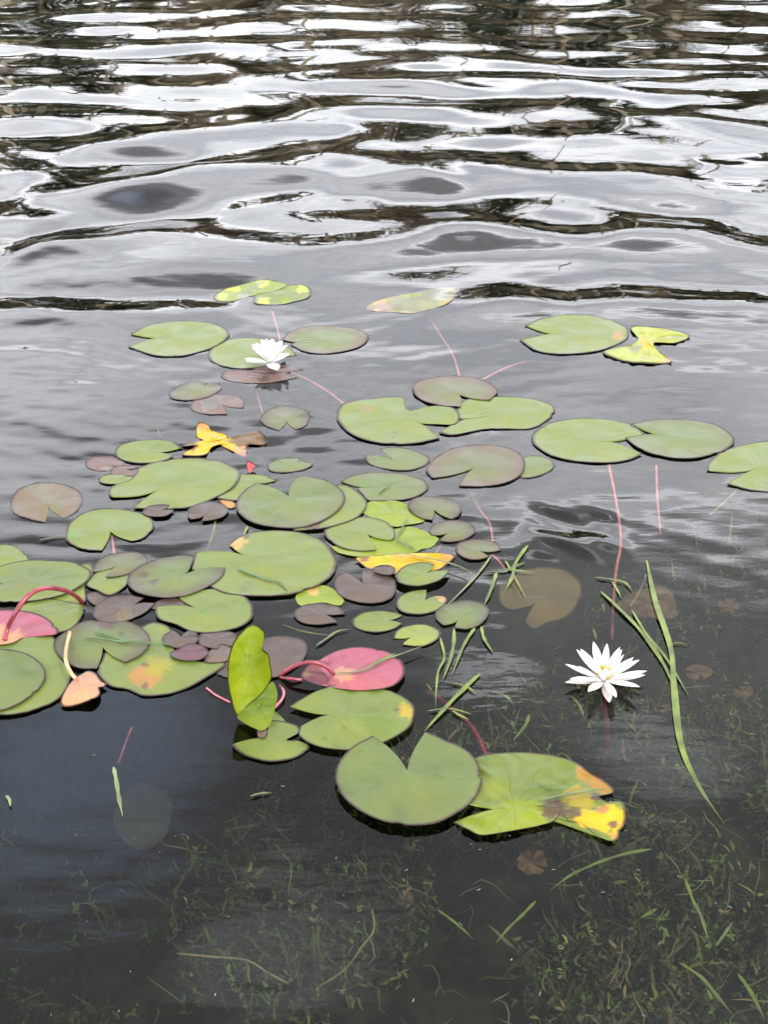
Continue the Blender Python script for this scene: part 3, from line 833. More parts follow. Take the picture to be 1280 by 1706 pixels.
pad_oval = P('C', (115, 291), [(-60, 289), (-70, 250), (0, 220), (100, 197), (220, 195), (330, 205), (395, 235), (406, 262), (370, 300), (290, 345), (200, 368), (100, 380), (0, 380), (-60, 355), (-70, 322)], GG, 7, 'wide oval green pad with water drops at the left edge, dark slit on its left', edgefade=LG)
P('C', (527, 215), [(410, 248), (420, 215), (470, 175), (560, 157), (630, 165), (657, 192), (640, 225), (590, 250), (520, 268), (469, 271)], PG, 6, 'purplish green pad with its notch at the lower left, right of the wide oval pad', edgefade=PU)
P('C', (480, 290), [(382, 305), (400, 270), (450, 240), (560, 230), (572, 285), (540, 325), (485, 351), (430, 330)], LG, 4, 'small green pad showing under the purplish green one', closed=True, rimw=.03)
P('C', (320, 340), [(200, 360), (280, 320), (360, 215), (410, 215), (412, 280), (378, 310), (376, 380), (300, 387)], LG, 2, 'narrow strip of green pad behind the red arching stem', closed=True, rimw=.03)
P('C', (230, 435), [(60, 440), (100, 390), (200, 365), (330, 385), (372, 395), (370, 430), (330, 490), (260, 516), (160, 500), (90, 470)], LG, 3, 'green pad that the red arching stem rises beside, next to the pink leaf', closed=True)
P('C', (808, 264), [(1003, 228), (980, 275), (900, 325), (800, 357), (700, 360), (600, 335), (565, 290), (580, 250), (640, 210), (740, 180), (852, 177), (842, 236)], GG, 8, 'large oval grey-green pad with dark flecks and a long pointed lobe to the right', edgefade=PU, blot=((680, 290, 22, BR), (640, 260, 20, BR)))
P('D', (50, 187), [(-49, 125), (0, 90), (60, 70), (170, 63), (290, 75), (380, 120), (427, 190), (425, 235), (390, 280), (310, 325), (200, 350), (90, 356), (-30, 350), (-110, 325), (-190, 275), (-217, 235), (-199, 160)], LG, 5,
  'largest pale green pad of the cluster, yellowed tip at its upper left', blot=((-15, 115, 50, (.40, .25, .08)), (20, 82, 24, PU)))
P('C', (560, 405), [(640, 362), (560, 350), (470, 365), (415, 410), (420, 455), (480, 476), (560, 465), (640, 430), (691, 385)], PU, 3, 'mid sized purple pad notched at its upper right, in the left cluster', blot=((560, 440, 50, (.10, .08, .05)),))
P('C', (440, 365), [(385, 345), (430, 335), (500, 345), (530, 342), (490, 380), (430, 397), (393, 375)], PU, 1, 'small narrow purple pad below the little pink stem', closed=True)
P('C', (760, 387), [(670, 402), (710, 372), (780, 363), (835, 390), (820, 410), (700, 415)], PU, 2, 'purple sliver of pad behind the round pale green pad', closed=True)
P('C', (890, 411), [(793, 361), (850, 335), (940, 322), (1030, 335), (1090, 360), (1127, 410), (1110, 465), (1040, 500), (930, 518), (850, 512), (780, 480), (710, 460), (690, 430), (689, 403)], LG, 5, 'round pale green pad with a bright green spot at its notch, opening upper left', blot=((900, 420, 16, (.07, .17, .015)),))
P('C', (455, 581), [(428, 678), (350, 675), (280, 640), (240, 592), (243, 548), (300, 505), (370, 465), (440, 465), (500, 472), (560, 465), (620, 490), (662, 530), (660, 580), (620, 620), (557, 650)], GG, 7,
  'dark-spotted grey-green pad with an open V notch facing the viewer, two grass blades on it', edgefade=PU, blot=((480, 490, 24, BR), (540, 520, 12, BR), (450, 485, 16, BR), (565, 510, 9, BR), (250, 600, 20, PU)))
P('C', (680, 640), [(640, 485), (700, 472), (757, 500), (762, 560), (800, 620), (900, 650), (1008, 655), (930, 710), (850, 755), (750, 790), (640, 798), (560, 770), (480, 752), (430, 690), (450, 640), (500, 560)], LG, 3,
  'large light green pad with an orange-brown rotted patch', closed=True, blot=((640, 715, 72, (.30, .15, .045)), (700, 660, 60, (.23, .20, .02)), (640, 755, 16, BR), (650, 660, 14, BR), (715, 500, 16, YG), (615, 740, 10, BR)))
P('C', (803, 536), [(840, 507), (870, 515), (883, 545), (850, 576), (790, 584), (735, 570), (722, 535), (763, 505)], PU, 7, 'small heart shaped purple pad at the upper left of the purple foursome')
P('C', (950, 545), [(880, 540), (900, 520), (980, 512), (1040, 518), (1056, 545), (1030, 577), (985, 568), (965, 588), (920, 582), (885, 565)], PU, 5, 'small purple pad at the upper right of the purple foursome', closed=True)
P('C', (840, 605), [(755, 605), (790, 590), (840, 563), (900, 575), (926, 605), (890, 637), (820, 641), (770, 628)], (.10, .040, .058), 8, 'small magenta pad on top, lower left of the purple foursome', closed=True)
P('C', (965, 615), [(930, 598), (985, 568), (1027, 580), (1012, 640), (940, 652), (905, 640)], (.11, .08, .065), 4, 'small greyish purple pad at the lower right of the purple foursome', closed=True)
P('D', (150, 630), [(60, 600), (90, 560), (130, 535), (210, 533), (280, 550), (299, 592), (280, 640), (220, 690), (150, 716), (40, 725), (-100, 705), (-60, 640)], PU, 2, 'smooth greyish purple pad behind the upright yellow-green leaf', closed=True)
# big pads at the left edge
P('N', (-20, 1080), [(0, 858), (120, 870), (230, 905), (320, 970), (362, 1050), (340, 1130), (260, 1220), (130, 1300), (0, 1345), (-150, 1350), (-260, 1200), (-270, 1000), (-150, 880)], GG, 8, 'round green pad with dark rim, topmost of the stack at the left edge', closed=True, edgefade=GG, rim=BR)
P('N', (150, 1060), [(0, 815), (120, 775), (280, 752), (420, 757), (440, 850), (500, 950), (562, 1060), (500, 1210), (400, 1290), (250, 1345), (100, 1377), (0, 1382), (-200, 1370), (-300, 1100), (-200, 900)], LG, 4, 'large light green pad under the round dark-rimmed one at the left edge', closed=True, rimw=.02)
pinkL = P('N', (35, 785), [(-150, 650), (-60, 580), (0, 550), (120, 548), (250, 570), (360, 610), (430, 670), (455, 738), (300, 755), (180, 770), (90, 812), (-50, 825), (-180, 780)], PK, 6, 'upturned pink leaf underside at the left edge with a red stem arching over it', closed=True, rim=(.22, .04, .06), rimw=.02, blot=((60, 780, 130, PE), (-60, 700, 90, PE)), wob=1.5, crump=.002, mat=M_UNDER, name='upturned_lily_pad')
stem(pinkL, 'N', [(655, 495, -0.002), (600, 445, .022), (520, 400, .05), (400, 378, .075), (290, 395, .085), (190, 470, .08), (110, 590, .06), (60, 690, .03), (35, 790, .016)], 0.0042)
peach = P('N', (640, 1170), [(595, 1085), (680, 1032), (750, 1048), (800, 1105), (838, 1132), (825, 1155), (782, 1160), (788, 1215), (720, 1260), (600, 1302), (500, 1312), (472, 1270), (500, 1205), (540, 1140)], PE, 5, 'crumpled peach coloured leaf hanging at the end of a bent pale stem', closed=True, rim=BR, rimw=.015, wob=3, crump=.002, mat=M_UNDER, name='upturned_lily_pad',
  zfun=lambda x, y: 0.012 * np.exp(-((x - 640) / 130) ** 2 - ((y - 1160) / 110) ** 2))
stem(peach, 'N', [(548, 728, 0.014), (545, 745, .024), (520, 860, .032), (520, 960, .03), (560, 1050, .024), (595, 1092, .018)], 0.0032, M_PEACHSTEM)
# upright curled leaf
curl = empty('curled_lily_pad', (*unproj(*cpx('P', (500, 590)), 0.01), 0.01))
tag(curl, 'upright yellow-green leaf folded over itself, standing out of the water', 'lily pad', 'lily pads')
P('P', (500, 420), [(480, 185), (515, 160), (548, 168), (575, 205), (565, 270), (592, 300), (602, 350), (605, 410), (560, 480), (500, 530), (450, 578), (425, 510), (408, 430), (408, 340), (430, 250)], (.27, .33, .012), 2, closed=True, rim=YG, mat=M_CURL, parent=curl, name='upper_lobe', wob=1.2, crump=.002,
  zfun=lambda x, y: np.clip((585 - y) * 0.00030, 0, .13) + 0.016 * (((x - 505) / 100) ** 2), blot=((440, 300, 60, (.33, .38, .02)),))  # paler blot: a highlight painted into the leaf colour
P('P', (545, 545), [(450, 579), (500, 530), (560, 480), (608, 425), (632, 480), (618, 560), (605, 600), (600, 615), (572, 642), (540, 640), (490, 615)], (.19, .26, .03), 3, closed=True, rim=None, mat=M_CURL, parent=curl, name='lower_lobe', wob=2, crump=.003,
  zfun=lambda x, y: np.clip((645 - y) * 0.00012, 0, .05))
P('P', (560, 655), [(538, 625), (570, 620), (590, 645), (575, 680), (545, 675)], PB, 5, closed=True, rim=BR, parent=curl, name='withered_tip')
stem(curl, 'P', [(640, 440, -.01), (660, 465, .004), (655, 500, .006), (620, 540, .004)], .002, M_PINKSTEM)
P('P', (625, 590), [(600, 615), (605, 560), (630, 565), (668, 605), (630, 615)], LG, 1, 'small light green pad corner showing behind the upright leaf', closed=True, rim=None)
P('F', (312, 408), [(120, 428), (160, 465), (220, 490), (290, 503), (360, 497), (420, 480), (470, 438), (425, 412), (368, 406), (422, 374), (415, 343), (350, 323), (293, 323), (278, 375), (230, 400)], LG, 3, 'green pad bitten into two lobes, just below the upright leaf', rim=PU, rimw=.07)
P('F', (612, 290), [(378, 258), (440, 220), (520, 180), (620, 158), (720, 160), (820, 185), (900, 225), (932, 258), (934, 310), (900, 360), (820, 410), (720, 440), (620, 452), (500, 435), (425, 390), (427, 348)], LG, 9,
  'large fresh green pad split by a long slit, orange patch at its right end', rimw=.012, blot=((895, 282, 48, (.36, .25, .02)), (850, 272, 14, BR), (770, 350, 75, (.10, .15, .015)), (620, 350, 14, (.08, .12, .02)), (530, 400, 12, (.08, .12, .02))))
P('F', (903, 544), [(986, 368), (1030, 388), (1075, 410), (1150, 440), (1205, 490), (1237, 570), (1215, 650), (1150, 715), (1050, 770), (930, 789), (800, 770), (690, 720), (610, 650), (581, 570), (610, 490), (670, 430), (750, 388)], GG, 13,
  'biggest and nearest pad, heart shaped and pale green with a dark rim', rim=PU, rimw=.05, blot=((762, 510, 16, (.075, .125, .02)), (1030, 562, 16, (.075, .125, .02)), (1060, 578, 14, (.075, .125, .02)), (905, 560, 22, (.1, .17, .03)), (780, 400, 40, (.08, .12, .025)), (690, 460, 18, (.08, .12, .025))))
pad55 = P('E', (200, 1240), [(0, 1230), (-25, 1150), (0, 1060), (60, 1015), (200, 1003), (330, 1013), (450, 1048), (540, 1098), (600, 1140), (617, 1178), (560, 1195), (605, 1222), (650, 1218), (668, 1280), (660, 1340), (630, 1387), (560, 1365), (490, 1312), (430, 1298), (400, 1270), (355, 1302), (250, 1330), (150, 1347), (60, 1357), (0, 1335), (-72, 1308)], LG, 4,
  'long decaying pad, green at one end and yellow, orange and brown at the other', rim=BR, rimw=.012, wob=4, npts=220, extra=[.33, .43, .53, .62, .71, .80, .87, .92], crump=.0035, mat=M_DEAD, name='dead_lily_leaf', cat='dead leaf', group='decaying lily leaves',
  blot=((60, 1310, 110, (.19, .235, .01)), (230, 1290, 120, (.19, .235, .01)), (120, 1160, 60, (.15, .18, .02)), (520, 1090, 62, (.33, .16, .03)), (575, 1140, 60, (.33, .16, .03)), (470, 1200, 75, (.30, .22, .015)), (610, 1290, 90, (.58, .34, .006)), (520, 1290, 60, (.58, .34, .006)), (370, 1245, 62, BR), (450, 1262, 34, BR), (545, 1195, 26, PU), (600, 1205, 22, PU), (622, 1315, 22, BR), (575, 1250, 26, (.3, .14, .05)), (625, 1365, 20, OR)))
# pink pad with looped stem
pinkR = P('D', (455, 705), [(345, 640), (420, 600), (520, 580), (620, 590), (700, 622), (733, 680), (710, 735), (650, 763), (540, 775), (430, 765), (330, 745), (270, 715), (290, 670)], PK, 2, 'upturned bright pink leaf with a looping red stem and a grass stalk lying on it', closed=True, rim=(.24, .04, .065), rimw=.015, crump=.002, mat=M_UNDER, name='upturned_lily_pad', blot=((455, 705, 45, PE), (300, 700, 20, PE)),
  zfun=lambda x, y: np.clip((330 - x) * -0.00004, -0.004, 0.006) + np.where(x < 400, -0.004, 0.0))
stem(pinkR, 'D', [(170, 716, -0.002), (215, 680, .018), (270, 655, .028), (330, 650, .03), (380, 668, .022), (418, 702, .007)], 0.0034)
stem(pinkR, 'D', [(178, 716, .001), (225, 722, .006), (275, 728, .003)], 0.0026)
# -- small ones right of centre
P('M', (520, 510), [(320, 505), (350, 440), (460, 428), (560, 438), (620, 480), (707, 553), (600, 580), (520, 592), (430, 560)], YG, 1, 'bright yellow-green crumpled pad behind the grey-rimmed small pads', closed=True, rim=None, wob=2.5, rimw=.02)
P('M', (480, 705), [(115, 715), (200, 735), (300, 690), (400, 650), (560, 598), (650, 600), (791, 665), (745, 722), (690, 732), (640, 755), (500, 772), (300, 780), (170, 757)], YG, 1, 'bright yellow-green pad spreading from under the notched round pad', closed=True, rim=None, wob=2)
P('M', (342, 636), [(405, 741), (300, 746), (190, 725), (110, 680), (74, 620), (120, 590), (230, 545), (340, 530), (440, 550), (510, 600), (522, 655), (500, 677)], LG, 4, 'round green pad on the yellow-green one, notch opening to the lower right')
P('M', (560, 812), [(274, 786), (400, 775), (500, 765), (700, 755), (892, 768), (862, 820), (800, 862), (700, 885), (520, 890), (450, 850), (370, 863), (310, 830)], YE, 2, 'golden yellow half leaf with a straight upper edge', closed=True, rim=PB, rimw=.05, wob=2, crump=.0035, mat=M_DEAD, name='dead_lily_leaf', cat='dead leaf', group='decaying lily leaves', blot=((330, 790, 40, PB), (850, 790, 50, OR), (460, 800, 60, (.35, .34, .02))))
P('M', (455, 865), [(375, 860), (430, 833), (500, 838), (527, 866), (490, 895), (420, 885)], PU, 10, 'tiny purple pad on the edge of the golden half leaf', closed=True)
P('M', (708, 886), [(772, 830), (700, 815), (600, 830), (540, 870), (522, 910), (560, 950), (660, 965), (760, 945), (830, 910), (867, 865)], LG, 11, 'green pad overlapping the golden half leaf, notched at its right', edgefade=GG)
P('M', (768, 488), [(755, 552), (690, 540), (630, 505), (600, 455), (640, 415), (730, 400), (830, 410), (910, 440), (941, 480), (920, 525), (880, 546)], PG, 4, 'small grey-green purple-rimmed pad, notch down, right of the yellow-green pads', edgefade=PU)
padg = P('M', (866, 626), [(800, 684), (880, 688), (960, 672), (1027, 625), (1010, 580), (940, 555), (850, 552), (770, 575), (734, 610), (750, 647)], PG, 3, 'small purplish pad with the upper one of two pink stems leaving it, notch lower left', edgefade=PU)
padh = P('M', (1045, 742), [(1187, 740), (1170, 700), (1110, 675), (1020, 670), (940, 685), (900, 715), (920, 765), (980, 795), (1050, 798), (1110, 784)], PG, 3, 'small pinkish-rimmed pad with notch to the right, at the top of the grass cluster', edgefade=PB)
P('D', (548, 300), [(545, 239), (620, 240), (680, 275), (696, 320), (670, 365), (600, 386), (520, 380), (450, 355), (417, 310), (430, 268), (468, 249)], PU, 3, 'heart shaped purple-brown pad with radiating veins, notch pointing away')
P('D', (820, 374), [(828, 324), (770, 330), (710, 355), (694, 390), (720, 425), (800, 436), (870, 420), (915, 388), (917, 358), (880, 354)], LG, 3, 'small green pad with one lobe curled orange at its upper right', blot=((895, 362, 26, (.45, .22, .08)),))
P('D', (970, 462), [(955, 496), (1010, 501), (1070, 480), (1107, 430), (1090, 390), (1020, 372), (940, 382), (880, 410), (868, 450), (902, 484)], GG, 4, 'grey-green round pad with purple rim lying on a grass blade', edgefade=PU)
P('D', (635, 462), [(725, 440), (690, 427), (620, 419), (540, 430), (496, 465), (520, 500), (600, 516), (680, 502), (722, 478)], LG, 2, 'small green pad notched at its right, left of the yellowish one')
P('D', (770, 534), [(680, 541), (700, 505), (760, 482), (830, 480), (889, 508), (880, 545), (830, 572), (780, 578), (720, 571)], (  .19, .22, .04), 2, 'small yellowish green pad notched at its left, nearest of the small group')
P('D', (373, 433), [(470, 431), (430, 400), (350, 385), (270, 400), (238, 435), (270, 470), (340, 482), (434, 471)], PU, 3, 'small purple pad with a wide notch to its right, beside open water')
P('D', (350, 350), [(250, 350), (300, 325), (350, 306), (410, 320), (462, 372), (440, 396), (380, 384), (340, 385), (290, 400), (255, 387)], YG, 1, 'small yellow-green pad with an orange spot, above the wide notched purple pad', closed=True, rim=None, blot=((330, 335, 28, (.42, .27, .07)),))
# -- under water
P('E', (290, 367), [(240, 388), (180, 397), (138, 370), (133, 300), (180, 250), (270, 220), (370, 217), (450, 245), (488, 300), (475, 370), (420, 430), (340, 455), (280, 480), (245, 452)], (.15, .11, .042), 0, 'olive brown pad drowned just below the surface, right of the grass cluster', submerged=-0.014, rim=PE, rimw=.02, mat=M_DEAD)
P('E', (770, 375), [(640, 370), (700, 330), (760, 305), (850, 310), (887, 350), (885, 400), (850, 447), (780, 435), (700, 420), (650, 400)], (.36, .22, .11), 0, 'brown dead leaf sunken behind the long grass blade', closed=True, submerged=-0.07, rim=None, name='sunken_leaf', mat=M_SUNK, cat='dead leaf', group='sunken dead leaves', wob=14, blot=((840, 370, 18, BR),))
P('X', (237, 1362), [(190, 1375), (200, 1330), (235, 1306), (278, 1322), (285, 1360), (268, 1402), (222, 1414)], (.07, .07, .045), 0, 'faint deep drowned pad in open water at the lower left', closed=True, submerged=-0.19, rim=None, mat=M_DEAD, wob=5)
P('X', (885, 1438), [(862, 1432), (880, 1418), (905, 1420), (912, 1440), (900, 1456), (870, 1452)], (.36, .22, .11), 0, 'small brown sunken leaf below the decaying long pad', closed=True, submerged=-0.06, rim=None, name='sunken_leaf', mat=M_SUNK, cat='dead leaf', group='sunken dead leaves', wob=14)
for i, (x, y, s_, l) in enumerate([(1165, 1120, 24, 'reddish brown sunken leaf right of the near white flower'), (1240, 1150, 20, 'brown sunken leaf near the right edge, level with the near flower'),
                            (1110, 1180, 14, 'tiny rust coloured sunken leaf below the long grass blade bend'), (1215, 1010, 22, 'brown sunken leaf above the weed at the right edge'),
                            (1225, 835, 26, 'broad brown sunken leaf in the shallows under the right-edge pad'), (940, 1325, 18, 'dark red sunken leaf beside the yellow end of the decaying pad')]):
    rr_ = random.Random(i)
    pts = [(x + s_ * rr_.uniform(.7, 1.1) * math.cos(a), y + .6 * s_ * rr_.uniform(.7, 1.1) * math.sin(a)) for a in [k * 6.283 / 8 for k in range(8)]]
    P('X', (x, y), pts, (.34, .19, .10), 0, l, closed=True, submerged=-0.09, rim=None, name='sunken_leaf', mat=M_SUNK, cat='dead leaf', group='sunken dead leaves', wob=14)

# ================================================================== SUBMERGED STEMS (parts of their pads)
S_ = stem
S_(pad3, 'X', [(453, 518, -.03), (458, 535, -.02), (462, 548, -.012), (466, 566, -.004)], .0028, M_PINKSTEM)
S_(pad24, 'X', [(488, 622, -.035), (515, 634, -.025), (545, 652, -.014), (574, 674, -.004)], .0030, M_PINKSTEM)
S_(pad23, 'X', [(714, 526, -.05), (735, 560, -.03), (755, 592, -.015), (766, 628, -.003)], .0028, M_PINKSTEM)
S_(pad25, 'X', [(878, 602, -.04), (845, 612, -.02), (805, 632, -.004)], .0024, M_PINKSTEM)
S_(pad26, 'X', [(1015, 776, -.004), (1026, 830, -.02), (1035, 900, -.04), (1026, 960, -.06), (1020, 1065, -.12)], .0032, M_PINKSTEM)
S_(pad27, 'X', [(1094, 776, -.004), (1096, 830, -.03), (1101, 890, -.08)], .0028, M_PINKSTEM)
S_(pad7, 'X', [(424, 640, -.05), (430, 662, -.03), (434, 676, -.02), (440, 700, -.004)], .0022, M_PINKSTEM)
S_(padh, 'X', [(785, 822, -.05), (800, 850, -.03), (816, 872, -.015), (822, 905, -.004)], .0022, M_PINKSTEM)
S_(padg, 'M', [(830, 680, -.004), (800, 720, -.012), (775, 760, -.02)], .0022, M_STEM)
S_(padh, 'M', [(1130, 770, -.004), (1170, 805, -.01), (1210, 860, -.03)], .0020, M_PINKSTEM)
S_(pad34, 'X', [(184, 880, -.004), (187, 900, -.008), (190, 925, -.015)], .0026, M_PINKSTEM)
S_(pad55, 'D', [(830, 775, -.08), (900, 820, -.05), (960, 870, -.03), (1040, 950, -.012), (1098, 1070, -.004)], .0036, M_STEM)

# loose stalks
def stalk(crop, pts, rad, mat, label, name='loose_stalk', cat='stalk', grp='loose stalks and twigs'):
    return tag(tube(name, [wpt(crop, *p) for p in pts], rad, mat), label, cat, grp)
stalk('X', [(219, 1212, -.01), (208, 1240, -.02), (197, 1272, -.04)], .0018, M_STEM, 'thin dark red stalk slanting in the open water at lower left')
stalk('X', [(344, 1146, .002), (358, 1157, .002), (383, 1170, .001)], .0016, M_PINKSTEM, 'short pinkish stalk left of the upright yellow-green leaf')
stalk('H', [(1060, 930, -.10), (1150, 870, -.09), (1210, 790, -.07), (1246, 738, -.06), (1240, 670, -.06)], .0016, M_TWIG, 'thin yellowish twig rising under water at bottom centre', 'twig', 'twig')
stalk('H', [(590, 818, -.08), (700, 828, -.07), (820, 840, -.08), (890, 880, -.09), (960, 918, -.1)], .0016, M_TWIG, 'thin pale twig lying almost level under water at lower left of centre', 'twig', 'twig')
stalk('E', [(760, 250, -.012), (745, 300, -.016), (690, 390, -.03)], .0026, M_TWIG, 'dark twig crossing the brown sunken leaf', 'twig', 'twig')
stalk('X', [(1250, 795, -.004), (1215, 830, -.01), (1183, 858, -.03)], .0024, M_TWIG, 'dark twig slanting under the pad at the right edge', 'twig', 'twig')
stalk('L', [(507, 118, .02), (516, 150, .01), (525, 182, .002)], .0010, M_GRASSP, 'tiny pale stalk standing up behind the medium green pad')

# ================================================================== GRASS BLADES
Bl = blade
Bl('X', [(1078, 934), (1092, 1000), (1118, 1080), (1124, 1150), (1135, 1240), (1165, 1310, -.004), (1210, 1376, -.03)], 12, 'longest green grass blade, curving down past the near white flower')
Bl('E', [(568, 322), (640, 390), (720, 470), (790, 560), (840, 640), (885, 745)], 9, 'grass blade crossing over the brown sunken leaf to join the longest blade')
Bl('E', [(545, 262), (620, 272), (670, 285), (702, 318)], 5, 'short grass blade beside the pink stem above the sunken leaf')
Bl('E', [(700, 400), (760, 500), (850, 610), (945, 770)], 6, 'thin grass blade ending in a loose tip beside the longest blade')
Bl('E', [(615, 280), (635, 310), (655, 350)], 5, 'tiny grass blade under the short one beside the pink stem')
Bl('E', [(865, 545), (900, 540), (935, 546)], 3, 'tiny grass blade sticking out sideways from the longest blade')
Bl('X', [(1086, 1415), (1040, 1424), (1000, 1437), (955, 1457, -.003), (916, 1484, -.02)], 8, 'bright arched grass blade below the decaying pad', z=-.004)
Bl('X', [(893, 1502, -.02), (870, 1526, -.012), (850, 1545, -.012), (826, 1572, -.02)], 7, 'short bright grass blade slanting, lower left of the arched one')
Bl('D', [(1120, 175), (1080, 230), (1030, 290), (975, 345), (920, 396)], 5, 'straight pale grass blade from the pinkish-rimmed pad to the grey-green one', M_GRASSP)
Bl('D', [(1142, 250), (1120, 320), (1085, 400)], 8, 'wide grass blade standing behind the grey-green pad')
Bl('D', [(1045, 497), (1010, 550), (980, 610), (945, 705)], 7, 'grass blade running down from the front of the grey-green pad')
Bl('D', [(952, 500), (950, 570), (935, 640), (903, 728)], 8, 'broad grass blade, middle one of the three hanging below the small pads')
Bl('D', [(1073, 490), (1085, 545), (1125, 608)], 7, 'short curled grass blade at the lower right of the grey-green pad')
Bl('D', [(890, 540), (908, 630), (880, 700), (868, 855)], 6, 'long crooked grass blade, leftmost of those below the small pads')
Bl('D', [(1068, 700), (1000, 765), (940, 825), (880, 890), (820, 955)], 10, 'widest grass blade slanting down to the biggest near pad')
Bl('D', [(835, 866), (930, 856), (1032, 880)], 5, 'grass blade crossing the widest one like a bar')
Bl('D', [(945, 742), (1000, 756), (1055, 788)], 5, 'short grass blade behind the upper end of the widest one')
Bl('D', [(945, 866), (975, 885), (1018, 904)], 6, 'stubby grass blade just under the crossing bar blade')
Bl('D', [(1120, 780, -.01), (1180, 800, -.01), (1220, 842, -.01)], 7, 'submerged grass blade left of the near white flower')
Bl('D', [(830, 745, -.006), (855, 780, -.006)], 4, 'tiny grass blade left of the widest one')
Bl('E', [(262, 848, -.006), (245, 895, -.006), (193, 958, -.01)], 8, 'floating grass scrap between the near flower and the decaying pad')
Bl('E', [(255, 130), (205, 200), (190, 260), (160, 318)], 8, 'grass blade standing across the left side of the drowned olive pad')
Bl('E', [(75, 240), (180, 230), (290, 242)], 5, 'level grass blade across the top of the drowned olive pad')
Bl('E', [(150, 235), (200, 215), (245, 198)], 5, 'short grass blade crossing the level one at the drowned olive pad')
Bl('E', [(190, 245), (215, 290), (245, 345)], 4, 'thin grass blade on the drowned olive pad')
Bl('E', [(160, 190), (180, 225), (200, 235)], 5, 'stub of grass at the corner of the drowned olive pad')
Bl('E', [(535, 480, -.03), (550, 530, -.03)], 6, 'pale submerged grass scrap above the near white flower')
Bl('E', [(575, 375, -.02), (583, 410, -.02)], 7, 'little grass tuft scrap left of the red underwater stem')
Bl('E', [(445, 770, -.006), (480, 815, -.01), (497, 862, -.02)], 5, 'short grass blade hanging below the near white flower')
Bl('G', [(1005, 570, -.02), (1030, 640, -.02), (1060, 700, -.03), (1085, 790, -.05)], 8, 'submerged upright grass blade at lower right')
Bl('G', [(985, 848, -.03), (1060, 900, -.03), (1110, 960, -.04), (1170, 1030, -.05)], 9, 'submerged grass blade slanting down to the right near the bottom edge')
Bl('G', [(1180, 885, -.05), (1225, 950, -.05), (1270, 1040, -.06)], 9, 'deeper grass blade in the bottom right corner')
Bl('G', [(178, 672, -.04), (240, 718, -.04), (300, 772, -.05)], 6, 'submerged grass blade left of the short bright one')
Bl('G', [(1110, 792, -.02), (1135, 755, -.02), (1165, 712, -.02)], 7, 'pale leaning grass blade above a brown tuft at lower right', M_GRASSP)
Bl('G', [(1180, 585, -.03), (1210, 600, -.03), (1245, 626, -.03)], 4, 'thin pale submerged blade close to the right edge')
Bl('D', [(-15, 232), (60, 262), (130, 285), (180, 300), (215, 338)], 7, 'dark green grass blade lying across the largest pale green pad', M_GRASSD, z=.006)
Bl('C', [(420, 512), (500, 535), (560, 555), (650, 565), (745, 572), (790, 590)], 5, 'upper dark grass blade lying on the dark-spotted pad', M_GRASSD, z=.008)
Bl('C', [(375, 540), (450, 545), (545, 560), (600, 558)], 5, 'lower dark grass blade lying on the dark-spotted pad', M_GRASSD, z=.008)
Bl('D', [(338, 578), (390, 542), (430, 515), (490, 502)], 5, 'pale grass blade on open water above the pink leaf', M_GRASSP)
Bl('D', [(185, 482, -.004), (290, 515, -.004), (430, 535, -.004)], 4, 'faint submerged blade right of the purple pad')
Bl('M', [(500, 755), (620, 772), (760, 800), (860, 822), (940, 850), (1025, 895)], 4, 'thin grass stem crossing the golden half leaf', M_GRASSP, z=.011)
Bl('M', [(605, 535), (565, 600), (530, 670)], 5, 'dark grass blade lying over the two yellow-green pads', M_GRASSD, z=.005)
Bl('M', [(530, 670), (600, 710), (670, 752)], 5, 'second dark grass blade meeting the first on the yellow-green pad', M_GRASSD, z=.005)
Bl('M', [(492, 322), (450, 348), (415, 385)], 7, 'green scrap of grass lying on the oval grey-green pad', M_GRASSD, z=.0045)
Bl('E', [(318, 1210), (400, 1190), (500, 1172), (615, 1162)], 7, 'pale grass blade lying on the decaying pad', M_GRASSP, z=.011)
Bl('E', [(285, 1135), (360, 1158), (445, 1170)], 5, 'dark grass blade on the green half of the decaying pad', M_GRASSD, z=.011)
Bl('D', [(430, 700), (500, 696), (560, 682), (620, 645), (700, 620), (830, 572)], 6, 'bleached grass stalk lying across the pink leaf', M_GRASSP, z=.011)
Bl('D', [(560, 682), (620, 650), (660, 625), (700, 610)], 6, 'green grass blade beside the bleached stalk on the pink leaf', M_GRASS, z=.011)
Bl('H', [(378, 196), (388, 250), (396, 300), (408, 362)], 9, 'pale green curled blade floating alone at lower left', M_GRASSP)
Bl('H', [(835, 292), (870, 283), (905, 281)], 6, 'short pale green blade floating below the two-lobed pad', M_GRASSP)
Bl('H', [(20, 290), (30, 305), (34, 328)], 7, 'pale green scrap floating near the left edge', M_GRASSP)
Bl('L', [(850, 668), (835, 740), (795, 850)], 5, 'thin submerged grass below the small dark purple pad', z=-.004)
Bl('L', [(1040, 695), (1022, 740), (1010, 775)], 5, 'tiny grass tip standing behind the yellowed corner of the largest pale green pad')
Bl('C', [(175, 108), (230, 98), (290, 85)], 4, 'wisp of grass trailing left of the kidney shaped pad', M_GRASSP)

